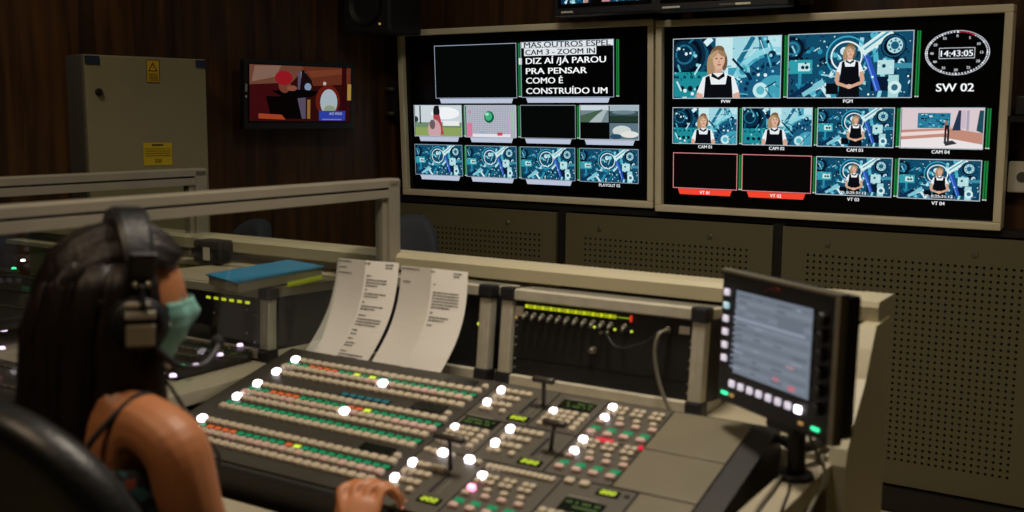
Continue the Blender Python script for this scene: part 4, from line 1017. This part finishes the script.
def star_chair(p, rz, label, m, w, hz0, hz1, group=None, name='office_chair', power=2.6, lean=.06, seat_z=.48, sq=1.0):
    t = thing(name, label, 'chair', Matrix.Translation(Vector((p[0], p[1], 0))) @ Matrix.Rotation(rz, 4, 'Z'))
    # local y = forward, back rest at y ~ 0
    n = 36; b = bmesh.new(); cz, hh = (hz0+hz1)/2, (hz1-hz0)/2
    layers = [(-.045, .80), (-.055, .93), (-.035, 1.0), (.0, 1.0), (.02, .93), (.025, .80)]
    rings = []
    for (y, s) in layers:
        rg = []
        for i in range(n):
            a = 2*pi*i/n; ca, sa = cos(a), sin(a); r = (abs(ca)**power+abs(sa)**power)**(-1/power)
            x, z = r*ca*w/2*s, r*sa*hh*s
            rg.append(b.verts.new((x, y-lean*(z/hh)+.10*(x/(w/2))**2*.45, cz+z)))
        rings.append(rg)
    for A, C in zip(rings, rings[1:]):
        for i in range(n): b.faces.new((A[i], A[(i+1)%n], C[(i+1)%n], C[i]))
    for rg, rev in ((rings[0], True), (rings[-1], False)):
        cv = b.verts.new(sum((v.co for v in rg), Vector())/n)
        for i in range(n): b.faces.new((rg[i], rg[(i+1)%n], cv))
    bmesh.ops.recalc_face_normals(b, faces=b.faces)
    o = obj('backrest', b, m, t, smooth=True); md = o.modifiers.new('s', 'SUBSURF'); md.levels = 1; md.render_levels = 2
    obj('seat', B(-.24, .24, .02, .48, seat_z-.09, seat_z, bev=.03), m, t)
    b = bmesh.new(); tube(b, [(0, .1, seat_z-.08), (0, -.02, seat_z-.06), (0, -.07, seat_z+.1), (0, -.05+lean*.5, hz0+.12)], .02, 10, 5, flat=1.6); obj('back_bracket', b, M['black'], t)
    b = bmesh.new(); cyl(b, (0, .25, .09), (0, .25, seat_z-.09), .028); obj('gas_column', b, M['metal'], t)
    for k in range(5):
        a = 2*pi*k/5+.3; b = bmesh.new(); tube(b, [(0, .25, .11), (.15*cos(a), .25+.15*sin(a), .1), (.29*cos(a), .25+.29*sin(a), .075)], .018, 8, 4); L = obj('leg', b, M['black'], t)
        b = bmesh.new(); x, y = .29*cos(a), .25+.29*sin(a); cyl(b, (x-.012*sin(a), y+.012*cos(a), .03), (x+.012*sin(a), y-.012*cos(a), .03), .03, .03, 16); obj('caster', b, M['black'], L)
    return t
cp = at_d(409, 260, 2.75)
star_chair((cp.x, cp.y), -PS+pi+.5, 'dark office chair standing behind the cap rail, left of the perforated panels', M['fabric'], .21, .62, 1.06, power=2.8)
cp = at_d(243, 262, 2.55)
star_chair((cp.x, cp.y), -PS+pi, 'dark chair back beyond the blue folder, behind the glass', M['fabric'], .20, .6, 1.03, power=2.5)
# ------------------------------------------------------------------ seated woman
HD = Vector((sin(rad(32)), cos(rad(32)), 0)); RT = Vector((HD.y, -HD.x, 0))
S0 = Vector((-.615, 1.535, 0))
def bp(r, f, z): return S0+RT*r+HD*f+ZZ*z
def skin_mesh(verts, edges, radii, root=0, sub=2):
    me = bpy.data.meshes.new('sk'); me.from_pydata([tuple(v) for v in verts], edges, [])
    o = bpy.data.objects.new('sk', me); COL.objects.link(o)
    md = o.modifiers.new('skin', 'SKIN'); md.use_smooth_shade = True
    if not me.skin_vertices: pass
    sv = me.skin_vertices[0].data
    for i, r in enumerate(radii):
        sv[i].radius = r if isinstance(r, tuple) else (r, r); sv[i].use_root = (i == root)
    if sub: s_ = o.modifiers.new('sub', 'SUBSURF'); s_.levels = sub; s_.render_levels = sub
    dg = bpy.context.evaluated_depsgraph_get(); dg.update()
    out = bpy.data.meshes.new_from_object(o.evaluated_get(dg)); bpy.data.objects.remove(o)
    return out
V = []; E = []; RR = []
def jn(p, r, par=None):
    V.append(p); RR.append(r)
    if par is not None: E.append((par, len(V)-1))
    return len(V)-1
pel = jn(bp(0, .02, .56), (.125, .10)); sp_ = jn(bp(0, .0, .70), (.105, .085), pel); ch = jn(bp(0, .0, .84), (.125, .09), sp_)
up = jn(bp(0, -.01, .925), (.095, .065), ch); nk = jn(bp(0, .0, .99), .05, up); nk2 = jn(bp(0, .022, 1.06), .048, nk); jn(bp(0, .03, 1.11), .05, nk2)
cl = jn(bp(.10, -.012, .945), .048, up); sh = jn(bp(.178, -.01, .93), .052, cl); ua = jn(bp(.192, .0, .83), .046, sh)
EL = bp(.205, .06, .665); el = jn(EL, .037, ua)
WR = Vector((-.256, 1.690, .672)); fa = jn(EL.lerp(WR, .4), .036, el); wr = jn(WR, .024, fa)
cl2 = jn(bp(-.085, .005, .94), .044, up); sh2 = jn(bp(-.150, .035, .92), .046, cl2); el2 = jn(bp(-.175, .11, .665), .037, sh2); wr2 = jn(bp(-.10, .27, .62), .025, el2); jn(bp(-.06, .33, .61), .028, wr2)
for s in (-1, 1):
    hp = jn(bp(.085*s, .05, .545), .085, pel); kn = jn(bp(.10*s, .44, .50), .062, hp); an = jn(bp(.10*s, .42, .10), .038, kn); jn(bp(.10*s, .54, .05), .034, an)
body = skin_mesh(V, E, RR)
# head
def head_r(x, y, z):
    """unit direction (x right, y forward, z up) -> point on head surface (metres, centre at ear level)"""
    X, Y, Z = .073*x, (.092 if y > 0 else .098)*y, .112*z
    if z < 0:
        k = 1-.32*(-z)**1.5; X *= k; Y *= (1-.12*(-z)) if y > 0 else (1-.45*(-z)**1.2)
    if y > 0:
        Y += .016*math.exp(-((x/.16)**2))*math.exp(-(((z+.12)/.17)**2))   # nose
        Y += .006*math.exp(-((x/.25)**2))*math.exp(-(((z+.42)/.08)**2))   # lips
        Y += .010*math.exp(-((x/.3)**2))*math.exp(-(((z+.8)/.2)**2))      # chin
        for s in (-1, 1): Y -= .009*math.exp(-(((x-s*.4)/.16)**2))*math.exp(-(((z-.06)/.1)**2))  # sockets
    return Vector((X, Y, Z))
HC = bp(0.010, .042, 1.096); HYAW = rad(58); HPITCH = rad(-3)
hm = Matrix.Translation(HC) @ Matrix.Rotation(-HYAW, 4, 'Z') @ Matrix.Rotation(HPITCH, 4, 'X')
hb = bmesh.new(); bmesh.ops.create_uvsphere(hb, u_segments=48, v_segments=32, radius=1)
for v in hb.verts: v.co = hm @ head_r(*v.co)
for s in (-1, 1):   # ears
    r_ = bmesh.ops.create_uvsphere(hb, u_segments=14, v_segments=10, radius=1)
    for v in r_['verts']: v.co = hm @ Vector((s*(.072+.010*v.co.x*s+.006), -.004+.017*v.co.y, -.004+.030*v.co.z))
# right hand: palm + fingers on the console
def con_pt(a, v, h): return cmw @ Vector((a, -v, h))
TIPS = [con_pt(.660, .440, .010), con_pt(.650, .420, .009), con_pt(.628, .416, .009), con_pt(.604, .424, .010), ]
palm = WR
hx_ = (con_pt(.602, .473, .045)-WR).normalized()
side = hx_.cross(ZZ).normalized()   # to the right of the hand
up_ = side.cross(hx_)
def chain(P, r, sub=1):
    return skin_mesh(P, [(i, i+1) for i in range(len(P)-1)], r, 0, sub)
parts = []
KN = []
K0 = WR+hx_*.085+ZZ*.020
for i, (o_, r0) in enumerate(zip((.037, .013, -.012, -.036), (.0076, .0086, .0090, .0088))):
    K = K0+side*o_-hx_*(.004*abs(i-2)); KN.append(K); tip = TIPS[i]
    mid = K.lerp(tip, .45)+ZZ*.022; mid2 = K.lerp(tip, .8)+ZZ*.015
    parts.append(chain([WR+hx_*.03+side*o_*.6+ZZ*.008, K, mid, mid2, tip], [.012, r0*1.2, r0, r0*.92, r0*.8], 2))
parts.append(chain([WR+hx_*.0, WR+hx_*.045+ZZ*.010, K0-hx_*.012], [(.024, .018), (.036, .016), (.038, .014)], 2))
TH = WR+hx_*.02-side*.024
parts.append(chain([TH, TH+hx_*.032-side*.010-ZZ*.002, TH+hx_*.060-side*.010-ZZ*.004, TH+hx_*.084-side*.002-ZZ*.006], [.014, .012, .0105, .0085], 2))
bm = bmesh.new(); bm.from_mesh(body)
for p_ in parts: bm.from_mesh(p_)
me = bpy.data.meshes.new('hd'); hb.to_mesh(me); hb.free(); bm.from_mesh(me)
me = bpy.data.meshes.new('raw'); bm.to_mesh(me); bm.free()
ro = bpy.data.objects.new('raw', me); COL.objects.link(ro)
md = ro.modifiers.new('r', 'REMESH'); md.mode = 'VOXEL'; md.voxel_size = .0032; md.use_smooth_shade = True
md = ro.modifiers.new('s', 'SMOOTH'); md.iterations = 9; md.factor = .5
dg = bpy.context.evaluated_depsgraph_get(); dg.update()
bme = bpy.data.meshes.new_from_object(ro.evaluated_get(dg)); bpy.data.objects.remove(ro)
bme.materials.clear()
wo = thing('person', 'seated person in dark strappy top and teal face mask, one hand on the mixing console', 'person', Matrix.Translation(bp(0, 0, 0)))
winv = wo.matrix_world.inverted() if False else Matrix.Translation(bp(0, 0, 0)).inverted()
bme.transform(winv)
obj('body', bme, M['skin'], wo, smooth=True)
def wobj(name, bm, m, **k):
    bmesh.ops.transform(bm, matrix=winv, verts=bm.verts); return obj(name, bm, m, wo, **k)
for s in (-1, 1):
    b = bmesh.new(); bmesh.ops.create_uvsphere(b, u_segments=14, v_segments=10, radius=.0105, matrix=hm @ Matrix.Translation((s*.030, .0735, .008))); wobj('eye', b, M['eye'], smooth=True)
# nails on the right hand
for i, tip in enumerate(TIPS):
    b = bmesh.new(); bmesh.ops.create_uvsphere(b, u_segments=10, v_segments=8, radius=1, matrix=Matrix.Translation(tip+ZZ*.006-hx_*.002) @ Matrix.Diagonal((.005, .006, .0028, 1))); wobj('fingernail', b, M['nail'], smooth=True)
# garment: lofted torso shell
def loft(rings, close=True, n=40):
    b = bmesh.new(); G = []
    for (z, rw, rf, rb, cf, bust) in rings:
        g_ = []
        for i in range(n):
            a = 2*pi*i/n; x, y = cos(a), sin(a)
            f = rf if y > 0 else rb
            yy = cf+y*f+(bust*max(0, y)*(math.exp(-((x-.5)/.35)**2)+math.exp(-((x+.5)/.35)**2)) if bust else 0)
            g_.append(b.verts.new(bp(x*rw, yy, z)))
        G.append(g_)
    for A, C in zip(G, G[1:]):
        for i in range(n): b.faces.new((A[i], A[(i+1)%n], C[(i+1)%n], C[i]))
    if close: b.faces.new(G[0][::-1]); 
    return b
b = loft([(.50, .15, .12, .12, .03, 0), (.56, .155, .12, .115, .02, 0), (.64, .135, .105, .10, .005, 0), (.72, .130, .10, .095, .0, .005), (.78, .140, .10, .098, 0, .03), (.83, .146, .10, .098, .0, .042), (.865, .142, .095, .096, 0, .03), (.885, .138, .093, .094, 0, .012), (.883, .132, .085, .088, 0, .01)])
wobj('camisole', b, M['print'], smooth=True)
b = loft([(.40, .16, .2, .13, .12, 0), (.46, .19, .24, .14, .12, 0), (.54, .17, .14, .125, .03, 0), (.60, .148, .118, .11, .012, 0)])
for s in (-1, 1): tube(b, [bp(.085*s, .06, .54), bp(.095*s, .25, .525), bp(.10*s, .43, .50), bp(.10*s, .43, .38), bp(.10*s, .42, .12)], lambda t: .098-.045*t, 16, 5)
wobj('trousers', b, M['cloth'], smooth=True)
for s in (-1, 1):
    b = bmesh.new(); tube(b, [bp(.075*s, -.098, .885), bp(.088*s, -.086, .925), bp(.105*s, -.05, .966), bp(.110*s, -.01, .985), bp(.105*s, .040, .957), bp(.09*s, .10, .90)], .0045, 8, 6); wobj('shoulder_strap', b, M['cloth'])
    b = bmesh.new(); box(b, -.045, .045, -.05, .16, 0, .07, bev=.02); bmesh.ops.transform(b, matrix=Matrix.Translation(bp(.10*s, .44, .005)) @ Matrix.Rotation(-rad(32), 4, 'Z'), verts=b.verts); wobj('shoe', b, M['cloth'])
# hair
b = bmesh.new(); rr_ = bmesh.ops.create_uvsphere(b, u_segments=64, v_segments=40, radius=1)
kill = []
for v in b.verts:
    x, y, z = v.co; p = head_r(x, y, z)
    if y > .30 and z < .62-.25*(1-y) : kill.append(v); continue
    if z < -.55: kill.append(v); continue
    rid = .0035*sin(14*math.atan2(x, z+.4)+3*y)+.002*sin(31*math.atan2(x, z+.4))
    k = 1+(.016+rid)/max(p.length, .05)
    q_ = p*k
    if y < 0: q_ += Vector((0, -.012, 0))
    v.co = hm @ q_
bmesh.ops.delete(b, geom=kill, context='VERTS')
# hanging curtain of hair (thick shell, open to the front)
n = 72; G = []
HF = Vector((sin(rad(58)), cos(rad(58)), 0)); HR_ = Vector((HF.y, -HF.x, 0)); HX = Vector((HC.x, HC.y, 0))
rows_ = [(1.165, .070, .098, .02), (1.13, .079, .122, .018), (1.07, .083, .138, .014), (1.02, .085, .148, .018), (.97, .088, .155, .020), (.92, .090, .150, .010), (.86, .092, .142, .0), (.79, .092, .132, -.006), (.73, .085, .115, -.012), (.69, .066, .085, -.02)]
for j, (z, rw, rb, cf) in enumerate(rows_):
    g_ = []
    for i in range(n+1):
        a = pi*(.93+1.14*i/n)-0  # from left side round the back to right side
        a = rad(175)+rad(188)*i/n
        w_ = 1+.03*sin(a*17+j*.35)+.018*sin(a*41+j*.6)
        g_.append(b.verts.new(HX+HR_*(cos(a)*rw*w_)+HF*(cf+sin(a)*rb*w_)+ZZ*z))
    G.append(g_)
for A, C in zip(G, G[1:]):
    for i in range(n): b.faces.new((A[i], A[i+1], C[i+1], C[i]))
for f in b.faces: f.smooth = True
o = wobj('hair', b, M['hair'])
md = o.modifiers.new('sol', 'SOLIDIFY'); md.thickness = .018; md.offset = -1
# locks in front of the right ear and falling forward
b = bmesh.new()
for (P_, r0) in (([(.076, .0, -.05), (.078, -.01, -.10), (.082, -.02, -.15)], .012),):
    tube(b, [hm @ Vector(p) for p in P_], lambda t, r0=r0: r0*(1-.6*t), 10, 6)
wobj('hair_lock', b, M['hair'])
# mask
b = bmesh.new(); n, m_ = 26, 16; G = []
for j in range(m_+1):
    z = .10-.94*j/m_; g_ = []
    for i in range(n+1):
        az = rad(-62+124*i/n); r = math.sqrt(max(0, 1-z*z)); d_ = Vector((sin(az)*r, cos(az)*r, z))
        p = head_r(*d_); off = .004+.0012*(j % 3 == 0)+.004*math.exp(-(az/.5)**2)
        g_.append(b.verts.new(hm @ (p*(1+off/p.length))))
    G.append(g_)
for A, C in zip(G, G[1:]):
    for i in range(n): b.faces.new((A[i], A[i+1], C[i+1], C[i]))
mk_ = wobj('face_mask', b, M['mask'], smooth=True); mk_['label'] = 'teal surgical mask'
md = mk_.modifiers.new('sol', 'SOLIDIFY'); md.thickness = .0015
for s in (-1, 1):
    b = bmesh.new()
    for z_ in (-.02, -.085):
        tube(b, [hm @ Vector((s*.066, .052, z_)), hm @ Vector((s*.0755, .03, z_*.6)), hm @ Vector((s*.081, -.004, .0))], .0022, 6, 5)
    o = obj('ear_loop', (bmesh.ops.transform(b, matrix=winv, verts=b.verts), b)[1], M['strap'], mk_)
# headset
hs = thing('headset', 'black intercom headset with silver trim worn by the seated woman', 'headset', hm)
b = bmesh.new(); n = 30
def band(b, rx, rz, w, th, y0, a0, a1, lean=0):
    rings = []
    for i in range(n+1):
        a = rad(a0+(a1-a0)*i/n); c0 = Vector((sin(a)*rx, y0+lean*abs(cos(a)), cos(a)*rz)); nr = Vector((sin(a), 0, cos(a)))
        ww = w*(1-.35*abs(sin(a))**3)
        rings.append([b.verts.new(c0+nr*s1*th/2+Vector((0, s2*ww/2, 0))) for s1, s2 in ((-1, -1), (-1, 1), (.6, 1), (1, .7), (1, -.7), (.6, -1))])
    for A, C in zip(rings, rings[1:]):
        for k in range(6): b.faces.new((A[k], A[(k+1)%6], C[(k+1)%6], C[k]))
    b.faces.new(rings[0][::-1]); b.faces.new(rings[-1])
band(b, .100, .140, .050, .020, .002, -62, 62); obj('headband', b, M['leather'], hs)
for s in (-1, 1):
    b = bmesh.new(); box(b, -.007, .007, -.020, .020, -.030, .028, bev=.005); bmesh.ops.transform(b, matrix=Matrix.Translation((s*.098, .002, .066)) @ Matrix.Rotation(rad(s*18), 4, 'Y'), verts=b.verts); sl = obj('slider', b, M['black'], hs)
    for y in (-.008, .010):
        bb = bmesh.new(); cyl(bb, (s*.104, y, .048), (s*.111, y, .046), .0042, .0035, 10); obj('rivet', bb, M['metal'], sl)
    b = bmesh.new(); tube(b, [(s*.098, .002, .045), (s*.103, .002, .025), (s*.106, .002, .012)], .006, 8, 4, flat=2); obj('yoke', b, M['black'], hs)
    b = bmesh.new()
    for (x0, x1, r0, r1) in ((.072, .080, .036, .044), (.080, .096, .044, .044), (.096, .106, .042, .036), (.106, .110, .034, .030)):
        cyl(b, (s*x0, 0, -.012), (s*x1, 0, -.012), r0, r1, 32)
    ec = obj('ear_cup', b, M['black'], hs)
    bb = bmesh.new(); box(bb, -.002, .003, -.022, .020, -.006, .005, bev=.002); bmesh.ops.transform(bb, matrix=Matrix.Translation((s*.110, 0, .004)), verts=bb.verts); obj('chrome_clip', bb, M['white'], ec, label='silver clip')
    bb = bmesh.new(); box(bb, -.002, .003, -.022, .012, -.004, .004, bev=.002); bmesh.ops.transform(bb, matrix=Matrix.Translation((s*.110, 0, .018)), verts=bb.verts); obj('chrome_clip', bb, M['white'], ec)
    bb = bmesh.new(); box(bb, -.001, .003, -.020, .020, -.040, -.008, bev=.003); bmesh.ops.transform(bb, matrix=Matrix.Translation((s*.110, 0, -.002)), verts=bb.verts); obj('brown_plate', bb, M['deskm'], ec)
b = bmesh.new(); tube(b, [(.100, .02, -.045), (.098, .055, -.075), (.082, .095, -.082), (.060, .122, -.066), (.045, .130, -.058)], .0055, 8, 8); mb_ = obj('microphone_boom', b, M['black'], hs)
b = bmesh.new(); bmesh.ops.create_uvsphere(b, u_segments=16, v_segments=12, radius=.011, matrix=Matrix.Translation((.040, .131, -.056))); obj('foam_tip', b, M['cloth'], mb_, smooth=True)
iv = hm.inverted()
b = bmesh.new(); tube(b, [Vector((.100, .0, -.055)), iv @ bp(.10, .035, 1.0), iv @ bp(.12, .05, .96), iv @ bp(.145, .055, .925), iv @ bp(.12, .12, .86), iv @ bp(.08, .14, .80)], .0028, 8, 8); obj('headset_cable', b, M['cableb'], hs)
# her chair
star_chair(tuple((bp(.055, -.170, 0))[:2]), -rad(32), 'black leather chair the masked person sits in, at the lower left', M['leather'], .54, .42, 1.03, power=2.5, lean=.05)
# ------------------------------------------------------------------ lights
def area(loc_, tgt, size, power, col, name='ceiling_or_fill_light'):
    L = bpy.data.lights.new(name, 'AREA'); L.energy = power; L.size = size; L.color = col; L.spread = rad(130)
    o = bpy.data.objects.new(name, L); COL.objects.link(o); o.location = loc_
    o.rotation_euler = (Vector(tgt)-Vector(loc_)).to_track_quat('-Z', 'Y').to_euler(); return o
WARM = (1, .84, .62); NEU = (1, .88, .72)
area(W(-.9, 1.75, 2.6), W(-1.0, 1.7, .8), .35, 17, NEU)
area(W(.1, 2.7, 2.6), W(-.1, 3.2, 0), .35, 4.5, WARM)
area(W(-1.3, .2, 2.6), W(-1.2, .7, .9), .4, 5, (1, .76, .5))
area(Vector((-1.6, 3.0, 2.65)), Vector((-1.5, 3.5, .8)), .4, 4, WARM)
area(W(-1.6, 2.6, 2.65), W(-1.7, 3.8, 1.2), .4, 4.5, NEU)  # unseen fill light added to brighten the monitor frames and wall
w = bpy.data.worlds.new('room_air'); bpy.context.scene.world = w; w.use_nodes = True
w.node_tree.nodes['Background'].inputs[0].default_value = (.9, .8, .65, 1); w.node_tree.nodes['Background'].inputs[1].default_value = .01
# ------------------------------------------------------------------ camera
cam = bpy.data.cameras.new('camera'); co = bpy.data.objects.new('camera', cam); COL.objects.link(co)
cam.sensor_width = 36; cam.sensor_fit = 'HORIZONTAL'; cam.lens = F/1024*36; cam.clip_start = .05
c_, s_ = cos(PITCH), sin(PITCH)
fwd = Vector((0, c_, -s_)); upv = Vector((0, s_, c_)); rt = Vector((1, 0, 0))
R_ = Matrix((rt, upv, -fwd)).transposed()
co.matrix_world = Matrix.Translation(CAM) @ R_.to_4x4() @ Matrix.Rotation(ROLL, 4, 'Z')
cam.dof.use_dof = True; cam.dof.focus_distance = 4.4; cam.dof.aperture_fstop = 3.2
sc = bpy.context.scene; sc.camera = co
sc.view_settings.view_transform = 'Standard'; sc.view_settings.look = 'None'; sc.view_settings.gamma = 1; sc.view_settings.exposure = 0.0
sc.view_settings.use_curve_mapping = False
